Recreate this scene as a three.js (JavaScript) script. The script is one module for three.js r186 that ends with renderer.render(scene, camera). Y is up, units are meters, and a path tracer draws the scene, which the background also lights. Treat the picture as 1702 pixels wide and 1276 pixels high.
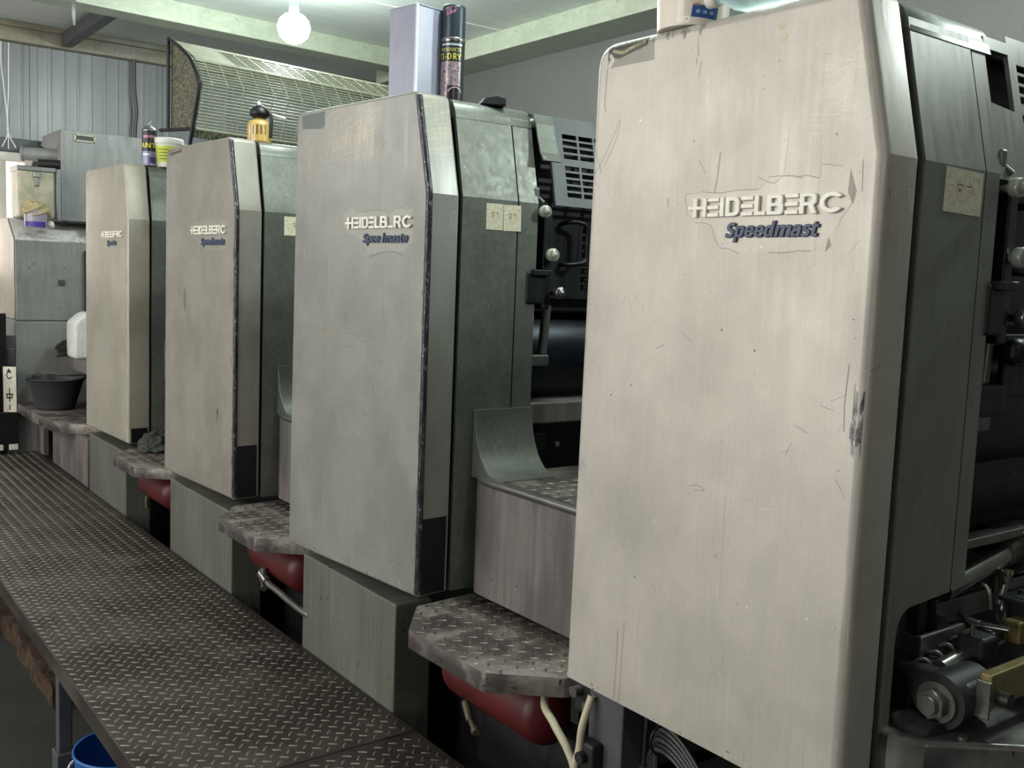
import * as THREE from 'three';
import { RoundedBoxGeometry } from 'three/addons/geometries/RoundedBoxGeometry.js';
import { mergeGeometries, toCreasedNormals } from 'three/addons/utils/BufferGeometryUtils.js';
import { FontLoader } from 'three/addons/loaders/FontLoader.js';
import { TextGeometry } from 'three/addons/geometries/TextGeometry.js';
import { RectAreaLightUniformsLib } from 'three/addons/lights/RectAreaLightUniformsLib.js';

// ---------------------------------------------------------------- camera, sky, lights, exposure
// Frame: x runs along the press (towards the camera = +), z = 0 is the plane of the unit doors, y = 0 the lower edge of the doors.
RectAreaLightUniformsLib.init();
const scene = new THREE.Scene();
scene.background = new THREE.Color(0x0b0c0d);
const camera = new THREE.PerspectiveCamera(42.03, 1702 / 1276, 0.05, 60);
camera.position.set(1.50128, 0.80613, 1.28917);
camera.rotation.order = 'YXZ';
camera.rotation.set(-0.1037585, 0.9287864, 0.0392817);
const renderer = new THREE.WebGLRenderer({ antialias: true });
renderer.toneMapping = THREE.LinearToneMapping;
renderer.toneMappingExposure = 1.5;
renderer.shadowMap.enabled = true;
const FLOOR = -0.84, CEIL = 2.32, WALK = -0.335, PITCH = 1.25;
// Bare bulbs: [x, y, z, candela, colour, label]. The first one is in view over the press, the next ones hang over the gaps out of frame, then come the aisle bulbs; the last is an added hall fill.
const COOL = 0xeffcf7, WARM = 0xfffbf6;
// Unseen tall windows added behind the photographer as soft front fill: [x0, x1, y0, y1] and their radiance.
const ADDED_WINDOWS = [[-5.4, -3.2, -0.1, 1.9], [-2.6, -0.4, -0.1, 1.9], [-0.1, 2.1, -0.1, 1.9]], ADDED_WINDOW_LIGHT = 2.25, ADDED_WINDOW_COLOR = 0xfdfcf7;
const BULBS = [
  [-3.42, 2.043, -0.911, 2.5, COOL, 'glowing round bulb over the far end of the press, before the pale beam'],
  [-1.5, 2.1, -0.32, 2.0, COOL, 'glowing round bulb hanging over the gap between second and third press units'],
  [-0.25, 2.1, -0.3, 2.0, COOL, 'glowing round bulb hanging over the gap between the two nearest press units'],
  [0.74, 1.9, -1.62, 2.8, COOL, 'glowing round bulb hanging behind and right of the nearest press unit'],
  [-0.35, 2.0, 3.5, 3.6, WARM, 'glowing round bulb over the aisle opposite the nearest press unit'],
  [-2.0, 1.95, 3.6, 3.6, WARM, 'glowing round bulb over the aisle opposite the middle of the press'],
  [-4.4, 1.98, 3.2, 3.6, WARM, 'glowing round bulb over the aisle opposite the far end of the press'],
  [5.0, 2.05, 1.2, 1.6, WARM, 'added unseen fill bulb in the hall beyond the near end of the press'],  // added fill bulb that lifts the sides of the units
];

// ---------------------------------------------------------------- helpers
function rng(seed) { let s = seed >>> 0; return () => { s = (s + 0x6d2b79f5) | 0; let t = Math.imul(s ^ (s >>> 15), 1 | s); t = (t + Math.imul(t ^ (t >>> 7), 61 | t)) ^ t; return ((t ^ (t >>> 14)) >>> 0) / 4294967296; }; }
const used = new Map();
function numbered(n) { const k = used.get(n) || 0; used.set(n, k + 1); return k ? n + '_' + String(k).padStart(3, '0') : n; }
function boxUV(g) {                                   // uv in metres, projected along the main axis of each face
  g = g.index ? g.toNonIndexed() : g;
  const p = g.attributes.position, uv = new Float32Array(p.count * 2), a = new THREE.Vector3(), b = new THREE.Vector3(), c = new THREE.Vector3(), n = new THREE.Vector3();
  for (let i = 0; i < p.count; i += 3) {
    a.fromBufferAttribute(p, i); b.fromBufferAttribute(p, i + 1); c.fromBufferAttribute(p, i + 2);
    n.copy(b).sub(a).cross(c.clone().sub(a));
    const x = Math.abs(n.x), y = Math.abs(n.y), z = Math.abs(n.z);
    [a, b, c].forEach((v, k) => {
      const o = (i + k) * 2;
      if (z >= x && z >= y) { uv[o] = v.x; uv[o + 1] = v.y; } else if (x >= y) { uv[o] = -v.z; uv[o + 1] = v.y; } else { uv[o] = v.x; uv[o + 1] = -v.z; }
    });
  }
  g.setAttribute('uv', new THREE.BufferAttribute(uv, 2));
  return g;
}
function merge(list) {
  const gs = list.flat(9).map((g) => {
    g = g.index ? g.toNonIndexed() : g;
    for (const k of Object.keys(g.attributes)) if (!['position', 'normal', 'uv'].includes(k)) g.deleteAttribute(k);
    g.clearGroups?.(); return g;
  });
  return gs.length === 1 ? gs[0] : mergeGeometries(gs);
}
function mesh(name, geo, mat, parent = scene, keepUV = false) {
  let g = Array.isArray(geo) ? merge(geo) : geo;
  if (!keepUV) g = boxUV(g);
  const m = new THREE.Mesh(g, mat);
  m.name = parent === scene ? numbered(name) : name; m.castShadow = m.receiveShadow = true;
  parent.add(m); return m;
}
function childName(parent, name) { let k = 0; for (const c of parent.children) if (c.name === name || c.name.startsWith(name + '_')) k++; return k ? name + '_' + String(k).padStart(3, '0') : name; }
function part(name, geo, mat, parent, keepUV) { return mesh(childName(parent, name), geo, mat, parent, keepUV); }
function thing(name, label, category, pos = [0, 0, 0], opts = {}) {
  const o = new THREE.Group(); o.name = numbered(name); o.position.set(...pos); o.rotation.y = opts.turn || 0;
  o.userData = { label, category }; if (opts.group) o.userData.group = opts.group;
  scene.add(o); return o;
}
function tag(o, label, category, group) { o.userData.label = label; o.userData.category = category; if (group) o.userData.group = group; return o; }
function struct(o) { o.userData.kind = 'structure'; return o; }
function box(x0, x1, y0, y1, z0, z1, r = 0, seg = 2) {
  const w = x1 - x0, h = y1 - y0, d = z1 - z0;
  const g = r > 0 ? new RoundedBoxGeometry(w, h, d, seg, Math.min(r, w / 2.01, h / 2.01, d / 2.01)) : new THREE.BoxGeometry(w, h, d);
  return g.translate((x0 + x1) / 2, (y0 + y1) / 2, (z0 + z1) / 2);
}
const V = (a) => new THREE.Vector3(...a);
function rod(a, b, r, seg = 14, r2 = r) {
  const A = V(a), B = V(b), d = B.clone().sub(A);
  const g = new THREE.CylinderGeometry(r2, r, d.length(), seg);
  g.applyQuaternion(new THREE.Quaternion().setFromUnitVectors(new THREE.Vector3(0, 1, 0), d.normalize()));
  return g.translate((a[0] + b[0]) / 2, (a[1] + b[1]) / 2, (a[2] + b[2]) / 2);
}
function hose(pts, r, n = 40, seg = 8, tension = 0.5) { return new THREE.TubeGeometry(new THREE.CatmullRomCurve3(pts.map(V), false, 'catmullrom', tension), n, r, seg, false); }
function polyline(pts, r, seg = 10) { const c = new THREE.CurvePath(); for (let i = 0; i + 1 < pts.length; i++) c.add(new THREE.LineCurve3(V(pts[i]), V(pts[i + 1]))); return new THREE.TubeGeometry(c, 60, r, seg, false); }
function rpoly(pts, radii = 0, S = THREE.Shape) {      // polygon with rounded corners
  const s = new S(), n = pts.length;
  for (let i = 0; i < n; i++) {
    const p = new THREE.Vector2(...pts[i]), a = new THREE.Vector2(...pts[(i + n - 1) % n]).sub(p), b = new THREE.Vector2(...pts[(i + 1) % n]).sub(p);
    const r = Math.min(Array.isArray(radii) ? radii[i] || 0 : radii, a.length() / 2.01, b.length() / 2.01);
    const q0 = p.clone().add(a.setLength(r || 1e-9)), q1 = p.clone().add(b.setLength(r || 1e-9));
    if (i === 0) s.moveTo(q0.x, q0.y); else s.lineTo(q0.x, q0.y);
    if (r > 0) s.quadraticCurveTo(p.x, p.y, q1.x, q1.y);
  }
  s.closePath(); return s;
}
function extrude(shape, depth, bevel = 0, seg = 3, curve = 8, crease = 0.7) {   // along +z, from 0 to depth, bevel inside the outline
  const g = new THREE.ExtrudeGeometry(shape, { depth: depth - 2 * bevel, bevelEnabled: bevel > 0, bevelSize: bevel, bevelThickness: bevel, bevelOffset: -bevel, bevelSegments: seg, curveSegments: curve });
  g.translate(0, 0, bevel); return bevel > 0 ? toCreasedNormals(g, crease) : g;
}
const alongX = (g) => g.rotateY(Math.PI / 2);          // shape x becomes -z, the extrusion runs along +x
const flat = (g) => g.rotateX(-Math.PI / 2);           // shape (x, y) lies in the ground plane as (x, -z), extrusion runs up
function lathe(pts, seg = 32) { return new THREE.LatheGeometry(pts.map((p) => new THREE.Vector2(...p)), seg); }

// ---------------------------------------------------------------- noise and materials
function hash(x, y, s) { let h = Math.imul(x, 374761393) ^ Math.imul(y, 668265263) ^ Math.imul(s, 982451653); h = Math.imul(h ^ (h >>> 13), 1274126177); return ((h ^ (h >>> 16)) >>> 0) / 4294967296; }
function vnoise(x, y, px, py, s) {
  const xi = Math.floor(x), yi = Math.floor(y); let fx = x - xi, fy = y - yi; fx = fx * fx * (3 - 2 * fx); fy = fy * fy * (3 - 2 * fy);
  const m = (a, p) => ((a % p) + p) % p, x0 = m(xi, px), x1 = m(xi + 1, px), y0 = m(yi, py), y1 = m(yi + 1, py);
  const a = hash(x0, y0, s), b = hash(x1, y0, s), c = hash(x0, y1, s), d = hash(x1, y1, s);
  return a + (b - a) * fx + (c - a) * fy + (a - b - c + d) * fx * fy;
}
function fbm(u, v, fx, fy, oct, s) { let t = 0, a = 0.5, n = 0; for (let i = 0; i < oct; i++) { t += a * vnoise(u * fx, v * fy, fx, fy, s + i * 17); n += a; a *= 0.55; fx *= 2; fy *= 2; } return t / n; }
function dataTex(w, h, fn, srgb, size) {
  const d = new Uint8Array(w * h * 4);
  for (let y = 0, o = 0; y < h; y++) for (let x = 0; x < w; x++, o += 4) { const c = fn((x + 0.5) / w, (y + 0.5) / h); if (c.length) { d[o] = c[0]; d[o + 1] = c[1]; d[o + 2] = c[2]; } else d[o] = d[o + 1] = d[o + 2] = c; d[o + 3] = 255; }
  const t = new THREE.DataTexture(d, w, h); t.wrapS = t.wrapT = THREE.RepeatWrapping; t.magFilter = THREE.LinearFilter; t.minFilter = THREE.LinearMipmapLinearFilter; t.generateMipmaps = true;
  if (srgb) t.colorSpace = THREE.SRGBColorSpace;
  if (size) t.repeat.set(1 / size[0], 1 / size[1]);
  t.needsUpdate = true; return t;
}
const cl = (v) => Math.max(0, Math.min(255, v));
const rgb = (hex) => [(hex >> 16) & 255, (hex >> 8) & 255, hex & 255];
const mixc = (a, b, t) => [a[0] + (b[0] - a[0]) * t, a[1] + (b[1] - a[1]) * t, a[2] + (b[2] - a[2]) * t];
const sstep = (a, b, x) => { x = Math.max(0, Math.min(1, (x - a) / (b - a))); return x * x * (3 - 2 * x); };
// A worn surface: base colour, a second colour in blotches, fine streaks (fx, fy cells) and dark specks; size in metres.
function worn(base, o = {}) {
  const { alt = base, amount = 0.5, fx = 6, fy = 6, streak = 0.06, sx = 90, sy = 6, speck = 0.0, speckColor = 0x1c1a18, rough = 0.5, roughVar = 0.12, metal = 0, bump = 0, size = [1, 1], seed = 1, n = 512, more = {} } = o;
  const A = rgb(base), B = rgb(alt), K = rgb(speckColor);
  const map = dataTex(n, n, (u, v) => {
    const b = sstep(0.5 - 0.22, 0.5 + 0.22, fbm(u, v, fx, fy, 4, seed)) * amount, s = (fbm(u, v, sx, sy, 2, seed + 5) - 0.5) * 2 * streak, g = (hash((u * n) | 0, (v * n) | 0, seed) - 0.5) * 0.05;
    let c = mixc(A, B, b); const k = 1 + s + g; c = [c[0] * k, c[1] * k, c[2] * k];
    if (speck) { const q = vnoise(u * 64, v * 64, 64, 64, seed + 9); if (q > 1 - speck) c = mixc(c, K, sstep(1 - speck, 1 - speck * 0.6, q) * 0.8); }
    return [cl(c[0]), cl(c[1]), cl(c[2])];
  }, true, size);
  if (n < 512) return new THREE.MeshPhysicalMaterial({ map, roughness: rough, metalness: metal, ...more });
  const roughnessMap = dataTex(256, 256, (u, v) => cl(255 * (rough + roughVar * 2 * (fbm(u, v, sx > 60 ? 48 : fx, sy, 3, seed + 31) - 0.5))), false, size);
  const m = { map, roughnessMap, roughness: 1, metalness: metal, ...more };
  if (bump) { m.bumpMap = dataTex(256, 256, (u, v) => 255 * fbm(u, v, 24, 24, 4, seed + 51), false, size); m.bumpScale = bump; }
  return new THREE.MeshPhysicalMaterial(m);
}
const plain = (color, roughness = 0.5, metalness = 0, more = {}) => new THREE.MeshPhysicalMaterial({ color, roughness, metalness, ...more });
const M = {
  side: worn(0x80827b, { alt: 0x71736c, sx: 120, sy: 8, streak: 0.04, rough: 0.42, metal: 0.35, size: [0.6, 0.6], seed: 3, speck: 0.025 }),
  cover: worn(0x6e716a, { alt: 0x5e625a, fx: 9, fy: 9, streak: 0.07, sx: 70, sy: 40, rough: 0.44, roughVar: 0.1, metal: 0.45, size: [0.5, 0.5], seed: 4, speck: 0.03, speckColor: 0xb9b6aa }),
  core: worn(0x2b2c2c, { alt: 0x1b1c1e, rough: 0.5, metal: 0.3, size: [0.7, 0.7], seed: 6 }),
  black: worn(0x17181b, { alt: 0x222327, rough: 0.42, metal: 0.3, size: [0.5, 0.5], seed: 7 }),
  cylinder: worn(0x20242b, { alt: 0x2c3139, sx: 4, sy: 60, streak: 0.1, rough: 0.33, metal: 0.6, size: [0.6, 0.6], seed: 8 }),
  plinth: worn(0x62645b, { alt: 0x4f5149, fx: 5, fy: 3, streak: 0.09, sx: 80, sy: 3, rough: 0.55, size: [0.7, 0.7], seed: 9, speck: 0.06 }),
  pink: worn(0x6f6866, { alt: 0x54504f, fx: 9, fy: 3, amount: 0.9, streak: 0.11, sx: 40, sy: 2, rough: 0.6, size: [0.5, 0.6], seed: 10, speck: 0.05 }),
  tread: worn(0x4c443e, { alt: 0x2d2724, fx: 5, fy: 5, amount: 0.9, streak: 0.12, sx: 40, sy: 40, rough: 0.58, roughVar: 0.2, metal: 0.4, size: [1.1, 1.1], seed: 11, speck: 0.06, bump: 0.0006 }),
  stepTread: worn(0x87817a, { alt: 0x4b4343, fx: 7, fy: 7, amount: 0.9, streak: 0.14, sx: 50, sy: 50, rough: 0.52, roughVar: 0.2, metal: 0.45, size: [0.5, 0.5], seed: 12, speck: 0.08, bump: 0.0008 }),
  lug: worn(0xa39b8e, { alt: 0x6b645b, fx: 14, fy: 14, amount: 1, rough: 0.3, metal: 0.7, size: [0.3, 0.3], seed: 13, n: 128 }),
  steel: worn(0x9b9a97, { alt: 0x85837f, sx: 4, sy: 80, rough: 0.24, metal: 0.9, size: [0.3, 0.3], seed: 14, n: 256 }),
  dullSteel: worn(0x7a7976, { alt: 0x5d5c5a, rough: 0.4, metal: 0.75, size: [0.3, 0.3], seed: 15, n: 256 }),
  brass: worn(0x8d7f55, { alt: 0x6f6545, rough: 0.42, metal: 0.6, size: [0.2, 0.2], seed: 16, n: 256 }),
  oldBrass: worn(0x5f5a48, { alt: 0x45423a, rough: 0.45, metal: 0.5, size: [0.2, 0.2], seed: 40, n: 128 }),
  red: worn(0x551619, { alt: 0x3c1012, rough: 0.45, size: [0.3, 0.3], seed: 17, n: 256, speck: 0.04 }),
  hose: plain(0xb3ad94, 0.5), cable: plain(0x2a2b2d, 0.4), cableGrey: plain(0x3d3f40, 0.45),
  white: plain(0xe4e2da, 0.4), badge: worn(0xf3efe6, { alt: 0xe6e1d6, rough: 0.35, metal: 0.0, size: [0.1, 0.1], seed: 18, n: 128 }),
  blue: worn(0x39445f, { alt: 0x4d5870, rough: 0.45, size: [0.05, 0.05], seed: 19, n: 128 }),
  edge: worn(0x24222a, { alt: 0x4a4950, fx: 30, fy: 14, amount: 1, rough: 0.35, metal: 0.5, size: [0.15, 0.4], seed: 20, speck: 0.16, speckColor: 0xa9a6a4 }),
  ceiling: worn(0xdde3de, { alt: 0xd2d9d4, rough: 0.5, streak: 0.03, size: [2, 2], seed: 21 }),
  beam: worn(0xb4bba8, { alt: 0xa2aa97, fx: 12, fy: 6, rough: 0.4, streak: 0.05, sx: 30, sy: 30, size: [0.9, 0.5], seed: 22, speck: 0.04, speckColor: 0x55584a }),
  hall: worn(0x4a4c4a, { alt: 0x3f413f, rough: 0.6, size: [2, 2], seed: 41 }),
  wall: worn(0x6b6b6a, { alt: 0x656564, rough: 0.55, streak: 0.02, size: [2, 2], seed: 23 }),
  sheet: worn(0x8b8f91, { alt: 0x818587, rough: 0.35, streak: 0.03, sx: 40, sy: 1, size: [0.9, 2], seed: 24 }),
  trim: worn(0x9c9a92, { alt: 0x8a7f66, fx: 6, fy: 3, amount: 0.55, rough: 0.6, size: [1.5, 0.3], seed: 25 }),
  floor: worn(0x343633, { alt: 0x282a28, fx: 4, fy: 4, rough: 0.75, size: [2, 2], seed: 26, bump: 0.001 }),
  cabinet: worn(0x8e8f8e, { alt: 0x7c7d7d, fx: 4, fy: 6, streak: 0.06, rough: 0.5, metal: 0.15, size: [0.8, 0.8], seed: 27, speck: 0.04 }),
  beige: worn(0xb7b0a2, { alt: 0xa39a8c, fx: 3, fy: 5, rough: 0.5, size: [0.7, 0.7], seed: 28 }),
  dusty: worn(0xd2d1cd, { alt: 0x86868a, fx: 7, fy: 4, amount: 0.75, streak: 0.06, rough: 0.6, size: [0.55, 0.3], seed: 29, speck: 0.12, speckColor: 0x3a3b40 }),
  guard: worn(0x96947a, { alt: 0x75755f, fx: 14, fy: 14, rough: 0.5, size: [0.4, 0.4], seed: 30, speck: 0.1, speckColor: 0x3b3a2c }),
  guardBar: worn(0x9c9e88, { alt: 0x7c7f6e, rough: 0.5, metal: 0.2, size: [0.3, 0.3], seed: 31, n: 128 }),
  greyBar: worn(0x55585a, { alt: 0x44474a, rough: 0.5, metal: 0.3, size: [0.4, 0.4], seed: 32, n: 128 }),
  filth: worn(0x77755f, { alt: 0x35352b, fx: 60, fy: 64, amount: 1, streak: 0.2, sx: 60, sy: 60, rough: 0.6, size: [0.3, 0.4], seed: 33 }),
  canister: worn(0xb8b39c, { alt: 0x8d8973, fx: 6, fy: 6, rough: 0.5, size: [0.25, 0.25], seed: 34, n: 256, speck: 0.06 }),
  brown: worn(0x4a3420, { alt: 0x281b11, fx: 24, fy: 12, amount: 1, streak: 0.35, sx: 90, sy: 20, rough: 0.95, size: [0.6, 0.6], seed: 35, bump: 0.01 }),
  rag: worn(0x4e524f, { alt: 0x2e3230, fx: 20, fy: 20, amount: 1, rough: 0.95, size: [0.15, 0.15], seed: 36, n: 256 }),
  darkRag: worn(0x2b2a29, { alt: 0x191919, fx: 20, fy: 20, amount: 1, rough: 0.95, size: [0.15, 0.15], seed: 37, n: 256 }),
  rubber: worn(0x303334, { alt: 0x25282a, rough: 0.55, size: [0.3, 0.3], seed: 38, n: 256 }),
  blueBin: worn(0x1e5fa8, { alt: 0x1a5090, rough: 0.4, size: [0.3, 0.3], seed: 39, n: 256 }),
};

// ---------------------------------------------------------------- the room
{
  const f = struct(mesh('floor', box(-6, 6.7, FLOOR - 0.15, FLOOR, -2.9, 6.7), M.floor));
  const c = new THREE.Group(); c.name = 'ceiling'; struct(c); scene.add(c);
  part('ceiling_slab', box(-6, 6.7, CEIL + 0.03, CEIL + 0.15, -2.9, 6.7), M.ceiling, c);
  const pg = [], step = 1.08, lenZ = 2.2;
  for (let x = -5.8, i = 0; x < 6.5; x += step, i++) for (let z = -2.65 + (i % 2) * 0, j = 0; z < 6.5; z += lenZ, j++) {
    const x1 = Math.min(x + step - 0.008, 6.5), z1 = Math.min(z + lenZ - 0.008, 6.5);
    part('ceiling_panel', box(x, x1, CEIL, CEIL + 0.03, z, z1, 0.006, 1), M.ceiling, c);
  }
  for (let x = -5.8 + step; x < 6.4; x += step) part('cover_strip', box(x - 0.016, x + 0.008, CEIL - 0.005, CEIL + 0.004, -2.6, 6.5, 0.002, 1), M.white, c);
  struct(mesh('wall_right', box(-6, 6.7, FLOOR, CEIL + 0.03, -2.85, -2.64), M.wall));
  struct(mesh('wall_left', box(-6, 6.7, FLOOR, CEIL + 0.03, 6.5, 6.7), M.hall));
  struct(mesh('wall_front', box(6.5, 6.7, FLOOR, CEIL + 0.03, -2.64, 6.5), M.hall));
  // far wall: ribbed sheets with a window opening
  const back = new THREE.Group(); back.name = 'wall_back'; struct(back); scene.add(back);
  const WZ0 = -0.13, WZ1 = 0.62, WY0 = 0.7, WY1 = 1.5, R = rng(5);
  const ribbed = (z0, z1, y0, y1) => {
    const s = [[-z1, 0], [-z1, 0.03]], n = Math.max(1, Math.round((z1 - z0) / 0.085)), w = (z1 - z0) / n;
    const pts = [[z0, -0.05]];
    for (let k = 0; k < n; k++) { const a = z0 + k * w, h = k % 2 ? 0.004 : 0.009, q = 0.012 + (k % 3) * 0.006; pts.push([a, 0], [a + w * 0.45, 0], [a + w * 0.45 + 0.004, h], [a + w * 0.45 + q, h], [a + w * 0.45 + q + 0.004, 0]); }
    pts.push([z1, 0], [z1, -0.05]);
    const g = new THREE.ExtrudeGeometry(rpoly(pts.map(([z, x]) => [x, z])), { depth: y1 - y0, bevelEnabled: false });
    // shape (x = out of the wall, y = z), extrusion = y
    const p = g.attributes.position; for (let i = 0; i < p.count; i++) p.setXYZ(i, -5.8 + p.getX(i), y0 + p.getZ(i), p.getY(i));
    const t = g.index; g.computeVertexNormals(); 
    const flip = g.attributes.position; for (let i = 0; i < flip.count; i += 3) for (const at of ['position', 'uv', 'normal']) { const A = g.attributes[at], k = A.itemSize; for (let c = 0; c < k; c++) { const v = A.array[i * k + c]; A.array[i * k + c] = A.array[(i + 1) * k + c]; A.array[(i + 1) * k + c] = v; } }
    g.computeVertexNormals(); return g;
  };
  let z = WZ0; while (z > -2.6) { const z0 = Math.max(-2.64, z - 0.86); part('wall_sheet', ribbed(z0, z - 0.003, FLOOR, CEIL), M.sheet, back); z -= 0.86; }
  part('wall_sheet', ribbed(WZ0, WZ1, WY1, CEIL), M.sheet, back); part('wall_sheet', ribbed(WZ0, WZ1, FLOOR, WY0), M.sheet, back);
  for (z = WZ1; z < 6.5; z += 0.9) part('wall_sheet', ribbed(z + 0.003, Math.min(6.5, z + 0.9), FLOOR, CEIL), M.sheet, back);
  part('wall_core', [box(-6, -5.85, FLOOR, CEIL, -2.64, WZ0), box(-6, -5.85, FLOOR, CEIL, WZ1, 6.5), box(-6, -5.85, FLOOR, WY0, WZ0, WZ1), box(-6, -5.85, WY1, CEIL, WZ0, WZ1)], M.wall, back);
  const w = new THREE.Group(); w.name = 'window_1'; struct(w); scene.add(w);
  part('window_frame', [box(-5.84, -5.76, WY1 - 0.055, WY1 + 0.005, WZ0 - 0.01, WZ1 + 0.01, 0.006), box(-5.84, -5.76, WY0 - 0.02, WY0 + 0.045, WZ0 - 0.01, WZ1 + 0.01, 0.006), box(-5.838, -5.764, WY0 + 0.01, WY1 - 0.02, WZ0 - 0.007, WZ0 + 0.04, 0.006), box(-5.838, -5.764, WY0 + 0.01, WY1 - 0.02, WZ1 - 0.04, WZ1 + 0.007, 0.006), box(-5.83, -5.77, WY0, WY1, 0.02, 0.06, 0.005)], M.white, w);
  part('window_pane', box(-5.825, -5.815, WY0 + 0.03, WY1 - 0.04, WZ0 + 0.03, WZ1 - 0.03), plain(0xe9dcd4, 0.3, 0, { emissive: 0xf1e4dc, emissiveIntensity: 0.9 }), w);
  part('window_head', box(-5.8, -5.74, WY1 + 0.005, WY1 + 0.09, WZ0 - 0.06, WZ1 + 0.06, 0.006), M.greyBar, w);
  const wl = new THREE.RectAreaLight(0xf3e8e0, 1.2, WZ1 - WZ0, WY1 - WY0); wl.position.set(-5.74, (WY0 + WY1) / 2, (WZ0 + WZ1) / 2); wl.lookAt(0, (WY0 + WY1) / 2, (WZ0 + WZ1) / 2); scene.add(wl);
  ADDED_WINDOWS.forEach(([x0, x1, y0, y1], i) => {
    const g = new THREE.Group(); g.name = 'window_' + (i + 2); struct(g); scene.add(g);  // unseen window, added for its soft light on the doors
    part('window_frame', [box(x0 - 0.06, x1 + 0.06, y1, y1 + 0.06, 6.44, 6.5), box(x0 - 0.06, x1 + 0.06, y0 - 0.06, y0, 6.44, 6.5), box(x0 - 0.06, x0, y0, y1, 6.441, 6.5), box(x1, x1 + 0.06, y0, y1, 6.441, 6.5), box((x0 + x1) / 2 - 0.025, (x0 + x1) / 2 + 0.025, y0, y1, 6.445, 6.5)], M.white, g);
    part('window_pane', box(x0, x1, y0, y1, 6.475, 6.485), plain(0xdfe2dc, 0.3, 0, { emissive: ADDED_WINDOW_COLOR, emissiveIntensity: 0.9 }), g);
    const l = new THREE.RectAreaLight(ADDED_WINDOW_COLOR, ADDED_WINDOW_LIGHT, x1 - x0, y1 - y0); l.position.set((x0 + x1) / 2, (y0 + y1) / 2, 6.43); l.lookAt((x0 + x1) / 2, (y0 + y1) / 2, 0); scene.add(l);
  });
  // beams and wall trims
  const t1 = struct(mesh('trim_1', box(-0.09, 0.09, 2.2, CEIL, -2.6, 3.2, 0.004, 1).rotateY(0.085).translate(-4.475, 0, 0), M.beam));
  struct(mesh('trim_2', box(-5.2, 6.5, 2.2, CEIL, -2.66, -2.36, 0.004, 1), M.beam));
  struct(mesh('trim_3', [box(-5.82, -5.72, 2.2, CEIL, -2.64, 6.5, 0.01, 1), box(-5.82, -5.68, 2.285, CEIL, -2.64, 6.5, 0.006, 1)], M.trim));
  struct(mesh('trim_4', box(-5.68, -4.56, 2.206, 2.29, -0.37, -0.3, 0.005, 1), M.greyBar));
}

// ---------------------------------------------------------------- lamps
for (const [x, y, z, power, color, label] of BULBS) {
  const t = thing('light_bulb', label, 'light bulb', [x, y, z], { group: 'bare bulbs hanging from the ceiling' });
  part('bulb_globe', lathe([[0, -0.085], [0.041, -0.074], [0.072, -0.045], [0.085, 0], [0.075, 0.036], [0.048, 0.062], [0.024, 0.072]], 28), plain(0xffffff, 0.4, 0, { emissive: color, emissiveIntensity: 9 }), t, true);
  part('bulb_cap', lathe([[0.024, 0.068], [0.026, 0.085], [0.026, 0.12], [0.012, 0.135], [0, 0.135]], 16), plain(0x8a93a0, 0.4, 0.3), t, true);
  part('flex', hose([[0, 0.13, 0], [0.004, 0.2, 0.002], [0, CEIL - y, 0]], 0.004, 12, 6), plain(0x9aa0a2, 0.6), t);
  const l = new THREE.PointLight(color, power, 0, 2); l.position.set(x, y, z); l.castShadow = true; l.shadow.radius = 3.5; scene.add(l);
}

// ---------------------------------------------------------------- diamond tread pattern: raised lugs on a lattice of 42 mm
const lugGeo = (() => { const s = new THREE.SphereGeometry(1, 8, 5, 0, Math.PI * 2, 0, Math.PI / 2); s.scale(0.0128, 0.0022, 0.0038); return s; })();
function lugs(parent, inside, x0, x1, z0, z1, y, a = 0.042, name = 'tread_lugs') {
  const list = [];
  for (let i = Math.floor(x0 / a); i <= x1 / a; i++) for (let j = Math.floor(z0 / a); j <= z1 / a; j++) for (const h of [0, 0.5]) {
    const x = (i + h) * a, z = (j + h) * a; if (x > x0 && x < x1 && z > z0 && z < z1 && inside(x, z)) list.push([x, z, h ? 0.76 : -0.9]);
  }
  const m = new THREE.InstancedMesh(lugGeo, M.lug, list.length), d = new THREE.Object3D();
  list.forEach(([x, z, r], k) => { d.position.set(x, y - 0.0002, z); d.rotation.y = -r; d.updateMatrix(); m.setMatrixAt(k, d.matrix); });
  m.name = name; m.userData.kind = 'stuff'; m.castShadow = m.receiveShadow = true; parent.add(m); return m;
}
function insidePoly(pts, inset = 0.012) {
  return (x, z) => {
    for (let i = 0; i < pts.length; i++) { const [ax, az] = pts[i], [bx, bz] = pts[(i + 1) % pts.length], l = Math.hypot(bx - ax, bz - az); if (((bx - ax) * (z - az) - (bz - az) * (x - ax)) / l < inset) return false; }
    return true;
  };
}

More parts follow.
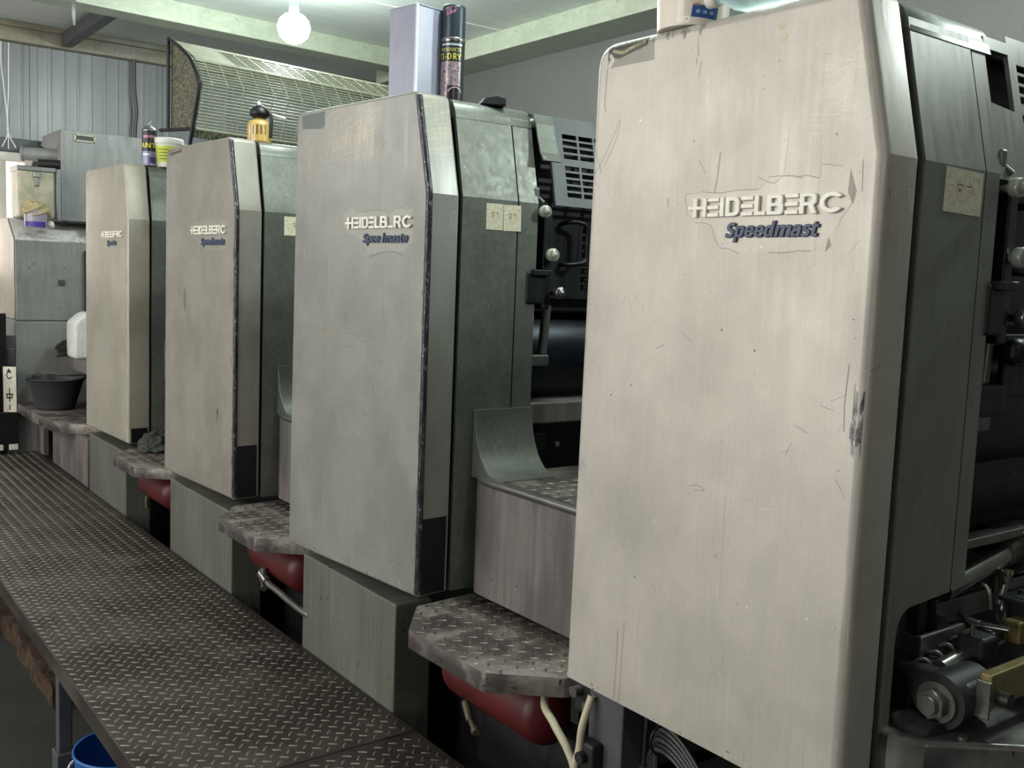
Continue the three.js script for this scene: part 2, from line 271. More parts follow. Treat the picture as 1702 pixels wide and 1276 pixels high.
// ---------------------------------------------------------------- walkway
function walkway(label, x0, x1, edge, legs, field) {
  const t = thing('walkway_platform', label, 'platform', [(x0 + x1) / 2, FLOOR, 0.3]), cx = (x0 + x1) / 2, L = (x) => x - cx, Y = WALK - FLOOR;
  // outline seen from above: [x, z] counter-clockwise in (x, z)
  const pts = edge.map(([x, z]) => [L(x), z - 0.3]);
  part('deck_plate', flat(extrude(rpoly(pts.map(([x, z]) => [x, -z])), 0.008, 0.002, 1)).translate(0, Y - 0.008, 0), M.tread, t);
  lugs(t, insidePoly(field.map(([x, z]) => [L(x), z - 0.3])), L(x0), L(x1), -0.35, 0.36, Y);
  part('edge_angle', box(L(x0), L(x1), Y - 0.055, Y - 0.001, 0.343, 0.351, 0.002, 1), M.tread, t);
  part('support_rail', [box(L(x0), L(x1), Y - 0.06, Y - 0.009, 0.28, 0.32), box(L(x0), L(x1), Y - 0.06, Y - 0.009, -0.29, -0.25)], M.greyBar, t);
  for (const x of legs) for (const z of [0.3, -0.27]) part('leg', [box(L(x) - 0.02, L(x) + 0.02, 0, Y - 0.055, z - 0.02, z + 0.02, 0.004), box(L(x) - 0.035, L(x) + 0.035, 0, 0.16, z - 0.028, z + 0.028, 0.004)], M.greyBar, t);
  return t;
}
walkway('long dark diamond tread walkway running along the far three press units', -5.35, -0.566, [[-5.35, 0.65], [-0.566, 0.65], [-0.566, 0.006], [-4.98, 0.006], [-4.98, 0.13], [-5.35, 0.13]], [-4.8, -3.3, -1.64, -0.75], [[-5.35, 0.006], [-0.566, 0.006], [-0.566, 0.65], [-5.35, 0.65]]);
walkway('shorter diamond tread walkway plate at the bottom edge below the nearest unit', -0.561, 1.6, [[-0.561, 0.65], [1.6, 0.65], [1.6, 0.17], [-0.33, 0.006], [-0.561, 0.006]], [-0.4, 1.2], [[-0.561, 0.006], [-0.33, 0.006], [1.6, 0.17], [1.6, 0.65], [-0.561, 0.65]]);

// ---------------------------------------------------------------- lettering of the badges
const fontBold = await new FontLoader().loadAsync('fonts/droid/droid_sans_bold.typeface.json');
// letters are drawn one unit high; each returns [shapes, width]
const bar = (x0, x1, y0, y1) => rpoly([[x0, y0], [x1, y0], [x1, y1], [x0, y1]]);
function ring(pts, holes, radii, hr) { const s = rpoly(pts, radii); for (const h of holes) s.holes.push(rpoly(h, hr, THREE.Path)); return s; }
function arcC(w) {
  const s = new THREE.Shape(), r = 0.5, i = 0.29, cx = 0.52;
  s.absarc(cx, 0.5, r, 0.62, Math.PI * 2 - 0.62, false); s.absarc(cx, 0.5, i, Math.PI * 2 - 0.75, 0.75, true); s.closePath(); return s;
}
const LETTERS = {
  H: [[rpoly([[0.0, 0.4], [0.26, 0.4], [0.26, 0], [0.46, 0], [0.46, 0.4], [0.74, 0.4], [0.74, 0], [0.94, 0], [0.94, 1], [0.74, 1], [0.74, 0.58], [0.46, 0.58], [0.46, 1], [0.26, 1], [0.26, 0.58], [0.0, 0.58]])], 0.99],
  E: [[bar(0, 0.56, 0, 0.2), bar(0, 0.56, 0.39, 0.6), bar(0, 0.56, 0.8, 1)], 0.62],
  e: [[bar(0, 0.56, 0, 0.2)], 0.62],
  F: [[bar(0, 0.56, 0.39, 0.6), bar(0, 0.56, 0.8, 1)], 0.62],
  I: [[bar(0, 0.2, 0, 1)], 0.27],
  D: [[ring([[0, 0], [0.68, 0], [0.68, 1], [0, 1]], [[[0.2, 0.2], [0.47, 0.2], [0.47, 0.8], [0.2, 0.8]]], [0, 0.34, 0.34, 0], [0, 0.16, 0.16, 0])], 0.74],
  L: [[rpoly([[0, 0], [0.52, 0], [0.52, 0.2], [0.2, 0.2], [0.2, 1], [0, 1]])], 0.58],
  B: [[ring([[0, 0], [0.72, 0], [0.72, 0.52], [0.68, 0.52], [0.68, 1], [0, 1]], [[[0.2, 0.18], [0.5, 0.18], [0.5, 0.42], [0.2, 0.42]], [[0.2, 0.6], [0.46, 0.6], [0.46, 0.82], [0.2, 0.82]]], [0, 0.2, 0.06, 0.06, 0.2, 0], [0, 0.1, 0.1, 0])], 0.78],
  R: [[ring([[0, 0], [0.2, 0], [0.2, 0.38], [0.36, 0.38], [0.52, 0], [0.74, 0], [0.58, 0.42], [0.7, 0.5], [0.7, 1], [0, 1]], [[[0.2, 0.56], [0.5, 0.56], [0.5, 0.82], [0.2, 0.82]]], [0, 0, 0, 0, 0, 0, 0.04, 0.1, 0.24, 0], [0, 0.12, 0.12, 0])], 0.79],
  C: [[arcC()], 1.0],
};
const geoCache = new Map();
function logoLetter(ch) {
  if (!geoCache.has(ch)) geoCache.set(ch, merge(LETTERS[ch][0].map((s) => extrude(s, 0.13, 0.018, 1, 8))));
  return geoCache.get(ch).clone();
}
function addBadge(door, word, script, x0, x1, yb, h) {
  const total = [...word].reduce((s, c) => s + LETTERS[c][1], 0) - 0.05, sx = (x1 - x0) / total;
  let x = 0; for (const ch of word) {
    const g = logoLetter(ch).scale(sx, h, 0.042).translate(x0 + x * sx, yb, 0.0004); x += LETTERS[ch][1];
    part('badge_letter', g, M.badge, door);
  }
  const [text, sx0, sx1, sy, sh] = script; let cx = 0; const items = [];
  for (const ch of text) {
    const w = fontBold.data.glyphs[ch].ha / fontBold.data.resolution;
    if (ch !== ' ') items.push([ch, cx]); cx += w * 0.93;
  }
  const k = (sx1 - sx0) / cx;
  for (const [ch, ox] of items) {
    const g = new TextGeometry(ch, { font: fontBold, size: 1, depth: 0.1, curveSegments: 4, bevelEnabled: true, bevelSize: 0.035, bevelThickness: 0.03, bevelSegments: 1 });
    const p = g.attributes.position, ky = sh / 0.76;
    for (let i = 0; i < p.count; i++) { const X = p.getX(i) + ox, Y = p.getY(i); p.setXYZ(i, sx0 + (X + Y * 0.2) * k * 0.96, sy + Y * ky * 0.78, 0.0002 + p.getZ(i) * 0.025 + 0.0006); }
    g.computeVertexNormals();
    part('script_letter', g, M.blue, door);
  }
}

// ---------------------------------------------------------------- door paint with its own scratches, stains and painted lamp highlights
const DW = 0.66, DH = 1.28;
function doorMaterial(n, base, alt, draw, rough = 0.44) {
  const W = 896, H = 1728, c = document.createElement('canvas'); c.width = W; c.height = H; const x = c.getContext('2d');
  const img = x.createImageData(W, H), d = img.data, A = rgb(base), B = rgb(alt);
  for (let j = 0, o = 0; j < H; j++) for (let i = 0; i < W; i++, o += 4) {
    const u = i / W, v = 1 - j / H;
    const b = sstep(0.3, 0.7, fbm(u, v, 4, 7, 4, n * 71)), s = (fbm(u, v, 160, 14, 2, n * 71 + 9) - 0.5) * 0.035, f = (vnoise(u * 300, v * 500, 300, 500, n * 5) - 0.5) * 0.035, m = (fbm(u, v, 14, 22, 3, n * 71 + 3) - 0.5) * 0.07;
    const k = 1 + s + f + m; const q = mixc(A, B, b); d[o] = cl(q[0] * k); d[o + 1] = cl(q[1] * k); d[o + 2] = cl(q[2] * k); d[o + 3] = 255;
  }
  x.putImageData(img, 0, 0);
  const R = rng(n * 991), P = (a, b) => [a / DW * W, (1 - b / DH) * H], S = W / DW;
  const line = (pts, w, col, al = 1) => { x.globalAlpha = al; x.strokeStyle = col; x.lineWidth = w * S; x.lineJoin = x.lineCap = 'round'; x.beginPath(); pts.forEach((p, i) => { const q = P(...p); i ? x.lineTo(...q) : x.moveTo(...q); }); x.stroke(); x.globalAlpha = 1; };
  const curve = (pts, w, col, al = 1) => { const cc = new THREE.SplineCurve(pts.map((p) => new THREE.Vector2(...p))).getPoints(pts.length * 8).map((p) => [p.x, p.y]); line(cc, w, col, al); };
  const fill = (pts, col, al = 1) => { x.globalAlpha = al; x.fillStyle = col; x.beginPath(); pts.forEach((p, i) => { const q = P(...p); i ? x.lineTo(...q) : x.moveTo(...q); }); x.closePath(); x.fill(); x.globalAlpha = 1; };
  const dab = (a, b, rx, ry, col, al, rot = 0) => { x.globalAlpha = al; x.fillStyle = col; x.beginPath(); x.ellipse(...P(a, b), rx * S, ry * S, rot, 0, 7); x.fill(); x.globalAlpha = 1; };
  // small chips and scratches everywhere
  for (let i = 0; i < 90; i++) dab(R() * 0.64, R() * 1.25, 0.0006 + R() * R() * 0.0022, 0.0006 + R() * R() * 0.003, R() < 0.7 ? '#3b3833' : '#e9e4da', 0.35 + R() * 0.45, R() * 3);
  for (let i = 0; i < 46; i++) { const a = R() * 0.64, b = R() * 1.25, l = 0.006 + R() * 0.03, t = R() * 6.3; line([[a, b], [a + Math.cos(t) * l, b + Math.sin(t) * l]], 0.0005 + R() * 0.0005, R() < 0.75 ? '#4a463f' : '#eee9e0', 0.25 + R() * 0.4); }
  for (let i = 0; i < 26; i++) { const a = R() * 0.64, b = R() * 1.2, l = 0.03 + R() * 0.18; line([[a, b], [a + (R() - 0.5) * 0.006, b - l]], 0.0008 + R() * 0.003, R() < 0.5 ? '#6f6b62' : '#f0ebe1', 0.06 + R() * 0.1); }
  // fine polishing marks
  for (let i = 0; i < 420; i++) { const a = R() * 0.64, b = R() * 1.25, l = 0.02 + R() * 0.06, t = (R() - 0.5) * 0.5 + (R() < 0.4 ? 0.3 : 1.57); line([[a, b], [a + Math.cos(t) * l, b + Math.sin(t) * l]], 0.0005, R() < 0.5 ? '#ffffff' : '#55514a', 0.05 + R() * 0.07); }
  // bottom edge grime: a broken row of specks
  for (let i = 0; i < 70; i++) dab(R() * 0.64, R() * R() * 0.03, 0.001 + R() * 0.004, 0.0006 + R() * 0.002, '#3d3a34', 0.3 + R() * 0.4);
  draw({ line, curve, fill, dab, R });
  const map = new THREE.CanvasTexture(c); map.colorSpace = THREE.SRGBColorSpace; map.wrapS = map.wrapT = THREE.RepeatWrapping; map.repeat.set(1 / DW, 1 / DH);
  const roughnessMap = dataTex(384, 384, (u, v) => cl(255 * (rough + 0.07 * (fbm(u, v, 90, 9, 2, n + 40) - 0.5) + 0.16 * (fbm(u, v, 7, 9, 3, n + 60) - 0.5))), false, [DW, DH]);
  const bumpMap = dataTex(384, 384, (u, v) => 255 * (0.6 * fbm(u, v, 5, 8, 2, n + 80) + 0.4 * fbm(u, v, 60, 20, 2, n + 81)), false, [DW, DH]);
  return new THREE.MeshPhysicalMaterial({ map, roughnessMap, roughness: 1, bumpMap, bumpScale: 0.0007, metalness: 0.22 });
}
const glueOutline = (b, pts, al = 0.7) => {
  b.fill(pts, '#cfc8bd', 0.22 * al);
  const all = [...pts, pts[0]];
  for (let i = 0; i + 1 < all.length; i++) { if (b.R() < 0.22) continue; const [p, q] = [all[i], all[i + 1]], j = () => (b.R() - 0.5) * 0.006; b.curve([p, [(2 * p[0] + q[0]) / 3 + j(), (2 * p[1] + q[1]) / 3 + j()], [(p[0] + 2 * q[0]) / 3 + j(), (p[1] + 2 * q[1]) / 3 + j()], q], 0.0007 + b.R() * 0.0006, '#5a554c', al * (0.5 + b.R() * 0.5)); }
};
const doorMats = [
  doorMaterial(1, 0xbcb6ad, 0xb1aba2, (b) => {
    // torn label at the upper left corner
    b.fill([[0.045, 1.243], [0.166, 1.243], [0.168, 1.207], [0.045, 1.208]], '#7d7a73', 0.75);
    b.fill([[0.045, 1.246], [0.15, 1.25], [0.15, 1.236], [0.075, 1.222], [0.06, 1.226], [0.045, 1.222]], '#34312c', 0.85);
    b.curve([[0.06, 1.238], [0.085, 1.232], [0.11, 1.238], [0.14, 1.243]], 0.006, '#a89f7a', 0.8); b.curve([[0.05, 1.212], [0.058, 1.222], [0.052, 1.23]], 0.008, '#c9c4b6', 0.8);
    for (let i = 0; i < 40; i++) b.dab(0.04 + b.R() * 0.25, 1.236 + b.R() * 0.018, 0.001 + b.R() * 0.003, 0.002 + b.R() * 0.008, '#4b4842', 0.35);
    b.line([[0.044, 1.206], [0.043, 1.18], [0.041, 1.145], [0.045, 1.13]], 0.0014, '#3a362f', 0.8);
    b.line([[0.02, 1.06], [0.035, 1.03], [0.04, 1.015]], 0.0008, '#3a362f', 0.7); b.line([[0.025, 1.0], [0.035, 0.985]], 0.0008, '#3a362f', 0.6);
    b.curve([[0.02, 1.01], [0.05, 1.05], [0.075, 1.09], [0.084, 1.11], [0.086, 1.1], [0.075, 1.07], [0.05, 1.03]], 0.0016, '#777067', 0.65);
    // glue around the badge
    glueOutline(b, [[0.262, 0.965], [0.3, 0.968], [0.42, 0.966], [0.44, 0.985], [0.5, 0.982], [0.535, 0.978], [0.54, 0.998], [0.575, 0.994], [0.598, 0.965], [0.594, 0.935], [0.578, 0.915], [0.57, 0.9], [0.53, 0.868], [0.45, 0.866], [0.39, 0.864], [0.35, 0.872], [0.325, 0.91], [0.29, 0.916], [0.268, 0.93]]);
    b.curve([[0.42, 0.985], [0.45, 0.975], [0.47, 0.985], [0.505, 0.98]], 0.002, '#8b8578', 0.8);
    b.fill([[0.59, 0.99], [0.603, 0.955], [0.598, 0.935], [0.588, 0.955]], '#5d584f', 0.6); b.fill([[0.56, 0.89], [0.555, 0.866], [0.566, 0.876]], '#5d584f', 0.6);
    b.line([[0.336, 1.03], [0.332, 0.985], [0.328, 0.966]], 0.004, '#7d776d', 0.6); b.line([[0.475, 1.06], [0.47, 0.99]], 0.0012, '#777168', 0.5);
    b.line([[0.61, 1.0], [0.612, 0.955]], 0.0014, '#4c473f', 0.7); b.line([[0.22, 0.96], [0.222, 0.945]], 0.0014, '#4c473f', 0.7);
    // two long runs near the lower left, a violet smear, stains
    b.line([[0.15, 0.15], [0.15, 0.08], [0.148, 0.012]], 0.0022, '#837c70', 0.75); b.line([[0.166, 0.17], [0.164, 0.06], [0.162, 0.004]], 0.0022, '#857d6c', 0.7);
    for (let i = 0; i < 26; i++) b.dab(0.005 + b.R() * 0.03, 0.43 + b.R() * 0.04, 0.006, 0.004 + b.R() * 0.006, '#9c8aa6', 0.1); b.line([[0.01, 0.455], [0.06, 0.4], [0.075, 0.36]], 0.006, '#a493a8', 0.14);
    b.curve([[0.31, 0.46], [0.33, 0.464], [0.345, 0.458], [0.32, 0.455]], 0.0012, '#6e675b', 0.6); b.line([[0.3, 0.455], [0.32, 0.44]], 0.0008, '#6e675b', 0.5);
    b.fill([[0.27, 1.243], [0.275, 1.2], [0.268, 1.19], [0.272, 1.18]], '#5f5b53', 0.5); for (let i = 0; i < 30; i++) b.dab(0.44 + b.R() * 0.025, 1.19 + b.R() * 0.035, 0.0015, 0.003, '#a8966c', 0.3);
    for (let i = 0; i < 60; i++) { const a = 0.5 + b.R() * 0.09, c = 1.03 + b.R() * 0.15; b.line([[a, c], [a + 0.05 * b.R(), c - 0.01 + 0.02 * b.R()]], 0.0012, '#e9e2d6', 0.16); }  // pale strokes paint a lamp highlight near the upper right
    for (let i = 0; i < 40; i++) { const a = 0.622 + b.R() * 0.02, c = 0.57 + b.R() * 0.09; b.dab(a, c, 0.001 + b.R() * 0.002, 0.004 + b.R() * 0.012, '#2b2930', 0.35); }
    b.line([[0.612, 0.7], [0.609, 0.64], [0.611, 0.6]], 0.0015, '#3c3842', 0.7);
  }),
  doorMaterial(2, 0x92928c, 0x868681, (b) => {
    b.fill([[0.04, 1.244], [0.165, 1.246], [0.168, 1.21], [0.15, 1.2], [0.045, 1.207]], '#56605f', 0.9); b.line([[0.165, 1.236], [0.168, 1.205]], 0.003, '#cfcabd', 0.7);
    for (let i = 0; i < 420; i++) { const a = 0.17 + b.R() * 0.24, c = 1.1 + b.R() * 0.14, t = b.R() < 0.6 ? 1.57 : 0.25; b.line([[a, c], [a + Math.cos(t) * 0.04, c + Math.sin(t) * 0.03]], 0.0009, b.R() < 0.7 ? '#c9a584' : '#e2c5a6', 0.36); }  // warm strokes paint a lamp reflection into the brushed door
    for (let i = 0; i < 120; i++) { const a = 0.005 + b.R() * 0.09, c = 1.06 + b.R() * 0.14; b.line([[a, c], [a + 0.012, c - 0.02]], 0.0012, b.R() < 0.7 ? '#c9a284' : '#dcbca0', 0.36); }  // more of the same warm painted reflection
    glueOutline(b, [[0.262, 0.965], [0.31, 0.985], [0.33, 0.97], [0.45, 0.968], [0.48, 0.962], [0.51, 0.974], [0.58, 0.974], [0.588, 0.95], [0.588, 0.89], [0.56, 0.872], [0.55, 0.86], [0.46, 0.862], [0.39, 0.853], [0.38, 0.875], [0.34, 0.9], [0.29, 0.91], [0.268, 0.93]]);
    b.curve([[0.4, 0.85], [0.45, 0.864], [0.51, 0.864], [0.54, 0.858]], 0.0014, '#4f4a42', 0.8);
    b.line([[0.01, 0.652], [0.1, 0.648], [0.22, 0.64], [0.3, 0.647], [0.44, 0.64]], 0.0012, '#77705f', 0.65); b.line([[0.05, 0.64], [0.18, 0.632], [0.26, 0.63]], 0.002, '#8d8573', 0.5);
    b.curve([[0.13, 0.655], [0.2, 0.64], [0.24, 0.6], [0.3, 0.61], [0.34, 0.6]], 0.0012, '#6d665a', 0.55); b.line([[0.42, 0.545], [0.395, 0.52]], 0.001, '#5c554b', 0.6);
    for (let i = 0; i < 26; i++) b.dab(0.19 + b.R() * 0.05, 0.63 + b.R() * 0.015, 0.006, 0.002, '#9b8f5e', 0.2);
    b.fill([[0.2, 0.3], [0.215, 0.3], [0.26, 0.16], [0.29, 0.03], [0.23, 0.02], [0.225, 0.14]], '#8d8b85', 0.45);
    b.line([[0.555, 0.75], [0.553, 0.72]], 0.0016, '#5a544b', 0.6); b.line([[0.43, 0.52], [0.425, 0.49]], 0.0016, '#5a544b', 0.6);
    for (let i = 0; i < 50; i++) b.dab(0.63 + b.R() * 0.012, b.R() * 0.95, 0.0012 + b.R() * 0.002, 0.003 + b.R() * 0.01, '#4a4747', 0.4);
  }, 0.4),
  doorMaterial(3, 0x97928a, 0x8b867d, (b) => {
    b.fill([[0.04, 1.246], [0.165, 1.249], [0.167, 1.233], [0.05, 1.226]], '#4e4b47', 0.85); b.line([[0.05, 1.24], [0.15, 1.245]], 0.004, '#d8d3ca', 0.6); for (let i = 0; i < 12; i++) b.dab(0.1 + b.R() * 0.07, 1.195 + b.R() * 0.02, 0.004, 0.002, '#6b665f', 0.5);
    b.dab(0.2026, 0.6855, 0.011, 0.044, '#716961', 0.85); b.line([[0.0, 0.672], [0.12, 0.668], [0.3, 0.655], [0.6, 0.63]], 0.0016, '#9b6a63', 0.4); for (let i = 0; i < 60; i++) b.dab(b.R() * 0.62, 0.62 + b.R() * 0.15, 0.012, 0.003, '#b98d88', 0.07);
    glueOutline(b, [[0.27, 0.968], [0.33, 0.975], [0.5, 0.985], [0.58, 0.968], [0.585, 0.9], [0.55, 0.868], [0.4, 0.865], [0.35, 0.88], [0.3, 0.905], [0.275, 0.93]], 0.45);
    b.line([[0.62, 0.5], [0.618, 0.47]], 0.004, '#2f2c2a', 0.7); b.fill([[0.5, 0.3], [0.505, 0.25], [0.515, 0.31]], '#3a3633', 0.7); b.line([[0.33, 0.2], [0.33, 0.08]], 0.002, '#5d584f', 0.6); b.line([[0.2, 0.35], [0.2, 0.26]], 0.0016, '#6d6960', 0.4);
    for (let i = 0; i < 50; i++) b.dab(0.628 + b.R() * 0.014, b.R() * 0.95, 0.0015 + b.R() * 0.0025, 0.003 + b.R() * 0.012, '#35322f', 0.45);
  }),
  doorMaterial(4, 0xada79b, 0xa19b8e, (b) => {
    b.line([[0.045, 1.22], [0.045, 1.2]], 0.006, '#2f2d2a', 0.8); b.line([[0.04, 1.225], [0.16, 1.236]], 0.003, '#5d5a54', 0.7);
    b.curve([[0.2, 0.96], [0.4, 0.972], [0.55, 0.97]], 0.001, '#5a554c', 0.4); b.curve([[0.26, 0.88], [0.35, 0.86], [0.5, 0.872]], 0.001, '#5a554c', 0.4);
    for (let i = 0; i < 40; i++) b.dab(0.54 + b.R() * 0.1, 0.3 + b.R() * 0.4, 0.004 + b.R() * 0.01, 0.01 + b.R() * 0.02, b.R() < 0.5 ? '#8f8a72' : '#b99f95', 0.12); b.line([[0.6, 0.6], [0.61, 0.56], [0.605, 0.5]], 0.003, '#4d4943', 0.5);
    for (let i = 0; i < 20; i++) b.dab(0.01 + b.R() * 0.05, 0.15 + b.R() * 0.2, 0.004, 0.02, '#a98d98', 0.2);
    for (let i = 0; i < 60; i++) b.dab(0.625 + b.R() * 0.012, b.R() * 0.95, 0.0015, 0.004 + b.R() * 0.01, '#f3ead9', 0.35);
  }),
];

// ---------------------------------------------------------------- printing units
const KNEE = 1.008, TOPY = 1.256, LEAN = 0.0553 / 0.248;
const shear = (g) => { const p = g.attributes.position; for (let i = 0; i < p.count; i++) { const y = p.getY(i); if (y > KNEE) p.setX(i, p.getX(i) - (y - KNEE) * LEAN); } g.computeVertexNormals(); return g; };
const sideSheet = (s0, s1, y0, y1, x0, t, r = 0) => alongX(extrude(rpoly([[s0, y0], [s1, y0], [s1, y1], [s0, y1]], r), t)).translate(x0, 0, 0);
function knob(parent, x, y, z, r, mat) {
  const k = part('adjusting_knob', lathe([[0, 0.0], [r * 0.45, 0.0], [r * 0.45, 0.018], [r * 0.9, 0.022], [r, 0.028], [r, 0.036], [r * 0.88, 0.042], [r * 0.62, 0.038], [r * 0.5, 0.044], [0, 0.046]], 20).rotateZ(-Math.PI / 2).translate(x, y, z), mat, parent);
  part('knob_stem', rod([x - 0.05, y, z], [x + 0.002, y, z], r * 0.3, 10), M.dullSteel, k);
}
const stickerMat = (() => {
  const c = document.createElement('canvas'); c.width = c.height = 256; const x = c.getContext('2d'); const R = rng(77);
  x.fillStyle = '#ddd6c0'; x.fillRect(0, 0, 256, 256);
  for (let i = 0; i < 500; i++) { x.globalAlpha = 0.06 + R() * 0.1; x.fillStyle = R() < 0.5 ? '#8e8a5e' : '#d5cfb9'; x.beginPath(); x.ellipse(R() * 256, R() * 256, 4 + R() * 20, 3 + R() * 9, R() * 3, 0, 7); x.fill(); }
  x.globalAlpha = 0.75; x.strokeStyle = '#8a5a48'; x.lineWidth = 3; x.strokeRect(78, 96, 40, 52); x.strokeRect(140, 96, 44, 52); x.fillStyle = '#6a3f38'; x.fillRect(78, 86, 42, 7); x.fillRect(140, 88, 44, 7);
  x.beginPath(); x.arc(162, 122, 9, 0, 7); x.stroke(); x.fillRect(90, 110, 16, 24); x.globalAlpha = 0.35; for (let k = 0; k < 3; k++) x.fillRect(80, 162 + k * 10, 96, 3);
  const t = new THREE.CanvasTexture(c); t.colorSpace = THREE.SRGBColorSpace; return plain(0xffffff, 0.6, 0, { map: t });
})();
function sticker(parent, x, y0, y1, s0, s1, tilt = 0) {
  const g = new THREE.BoxGeometry(0.0012, y1 - y0, s1 - s0, 1, 1, 1); g.rotateX(tilt); g.translate(x, (y0 + y1) / 2, -(s0 + s1) / 2);
  const p = part('safety_sticker', g, stickerMat, parent, true);
  return p;
}
function makeUnit(n, o) {
  const ox = -PITCH * (n - 1) + (o.dx || 0);
  const t = thing('printing_unit', o.label, 'printing unit', [ox, FLOOR, 0], { group: 'press units standing in a row' });
  const U = (g) => (Array.isArray(g) ? merge(g) : g).translate(0, -FLOOR, 0);
  // door, turned about its right rear edge
  const pv = [0.6484, 0, -0.0996], R = o.edgeRadius || 0.009;
  const shape = rpoly([[0, 0], [0.644, 0], [0.644, KNEE], [0.589, TOPY], [0.01, TOPY]], [0.008, 0.008, 0, 0.02, o.corner || 0.035]);
  const dg = extrude(shape, 0.0985, R, 10, 12, 0.19).translate(-pv[0], 0, -0.0985 - pv[2]);
  const holder = new THREE.Group();
  const p = dg.attributes.position, uvd = boxUV(dg);
  { const uv = uvd.attributes.uv; for (let i = 0; i < uv.count; i++) uv.setX(i, uv.getX(i) + (Math.abs(uvd.attributes.normal.getX(i)) > 0.7 ? 0.3 : pv[0])); }
  const door = new THREE.Mesh(uvd, doorMats[n - 1]); door.name = 'door'; door.castShadow = door.receiveShadow = true;
  door.position.set(pv[0], -FLOOR, pv[2]); door.rotation.y = o.turn; t.add(door);
  const shiftBadge = new THREE.Group();
  const before = door.children.length;
  addBadge(door, o.word, o.script, ...o.badge);
  for (let i = before; i < door.children.length; i++) door.children[i].position.set(-pv[0], 0, -pv[2]);
  if (o.strip) part('edge_strip', polyline([[0.6405, 0.008, -0.006], [0.6405, KNEE, -0.006], [0.5865, TOPY - 0.012, -0.006]], 0.0085, 10).translate(-pv[0], 0, -pv[2]), M.edge, door);
  if (o.patch) part('black_kick_strip', box(0.6432, 0.6447, 0.004, o.patch, -0.088, -0.014, 0.0006, 1).translate(-pv[0], 0, -pv[2]), M.black, door);
  // side of the machine behind the door
  const y0 = n === 1 ? 0.31 : 0.0;
  if (n === 1) {
    part('side_panel', U([alongX(extrude(rpoly([[0.106, 0], [0.128, 0], [0.128, 0.285], [0.15, 0.31], [0.278, 0.318], [0.278, KNEE], [0.106, KNEE]], [0, 0, 0.02, 0.02, 0, 0, 0]), 0.012)).translate(0.633, 0, 0), shear(sideSheet(0.106, 0.278, KNEE + 0.0001, 1.225, 0.633, 0.012))]), M.side, t);
    part('rear_panel', U([sideSheet(0.283, 0.325, 0.325, KNEE, 0.632, 0.012), shear(sideSheet(0.283, 0.325, KNEE + 0.0001, 1.225, 0.632, 0.012))]), M.side, t);
    part('inner_frame', U(box(0.03, 0.56, 0.02, 0.99, -0.33, -0.11)), M.side, t);
    part('lower_frame', U(box(0.45, 0.6, 0.02, 0.3, -0.17, -0.13, 0.01)), M.core, t);
  } else {
    part('side_panel', U([sideSheet(0.106, 0.277, y0, KNEE, 0.633, 0.012), shear(sideSheet(0.106, 0.277, KNEE + 0.0001, 1.225, 0.633, 0.012))]), M.cover, t);
    part('rear_panel', U([sideSheet(0.282, 0.345, y0, KNEE, 0.632, 0.012), shear(sideSheet(0.282, 0.345, KNEE + 0.0001, 1.225, 0.632, 0.012))]), M.cover, t);
    part('inner_frame', U(box(0.03, 0.628, 0.0, 0.99, -0.34, -0.11)), M.core, t);
  }
  part('upper_frame', U(box(0.03, 0.58, 0.99, 1.225, -0.34, -0.11)), M.core, t);
  part('top_cover', U(extrude(rpoly([[0.02, 1.205], [0.602, 1.205], [0.586, 1.253], [0.02, 1.253]], [0, 0, 0.026, 0.02]), 0.24, 0.004, 2, 8).translate(0, 0, -0.345)), M.cover, t);
  part('rear_housing', U([box(0.06, 0.56, 0.72, 1.22, -1.5, -0.35, 0.01), box(0.1, 0.5, -0.02, 0.75, -1.5, -0.5)]), M.core, t);
  part('rear_cover', U([box(0.04, 0.575, 1.215, 1.247, -1.5, -0.4, 0.012)]), M.cover, t);
  if (n < 3) {
    // punched guards towards the next gap
    const s0 = n === 1 ? 0.43 : 0.45;
    const up = rpoly([[0.405, 0.995], [1.3, 0.995], [1.3, 1.235], [0.405, 1.235]]);
    const rows = [1.178, 1.16, 1.142, 1.124, 1.092, 1.074, 1.056, 1.038, 1.02];
    for (const y of rows) for (let k = 0; k < 14; k++) { const a = s0 + k * 0.058; up.holes.push(rpoly([[a, y], [a, y + 0.0125], [a + 0.051, y + 0.0125], [a + 0.051, y]], 0, THREE.Path)); }
    part('guard_grille', U(shear(alongX(extrude(up, 0.008)).translate(0.634, 0.0131, 0))), n === 1 ? M.side : M.greyBar, t);  // darker metal on the second unit stands in for weaker light there
    const lo = rpoly([[0.4, 0.76], [1.3, 0.76], [1.3, 0.985], [0.4, 0.985]], 0.01);
    for (let k = 0; k < 8; k++) for (let j = 0; j < 12; j++) { const a = 0.545 + j * 0.058, y = 0.785 + k * 0.0225; lo.holes.push(rpoly([[a, y], [a, y + 0.015], [a + 0.051, y + 0.015], [a + 0.051, y]], 0, THREE.Path)); }
    part('lower_guard', U(alongX(extrude(lo, 0.008)).translate(0.585, 0, 0)), M.black, t);
    if (n === 1) for (const q of [[[0.326, 1.0], [0.406, 1.0], [0.406, 1.118], [0.326, 1.125]], [[0.326, 1.215], [0.406, 1.215], [0.406, 1.235], [0.326, 1.235]]]) part('slot_surround', U(shear(alongX(extrude(rpoly(q), 0.012)).translate(0.632, 0, 0))), M.side, t);
    else {
      const hp = [[0.598, 1.238], [0.612, 1.215], [0.622, 1.18], [0.636, 1.14], [0.652, 1.118], [0.655, 1.12], [0.64, 1.142], [0.626, 1.182], [0.616, 1.217], [0.6, 1.244], [0.55, 1.25], [0.55, 1.244]];
      part('hood', U(extrude(rpoly(hp), 0.06).translate(0, 0, -0.408)), M.cover, t);
    }
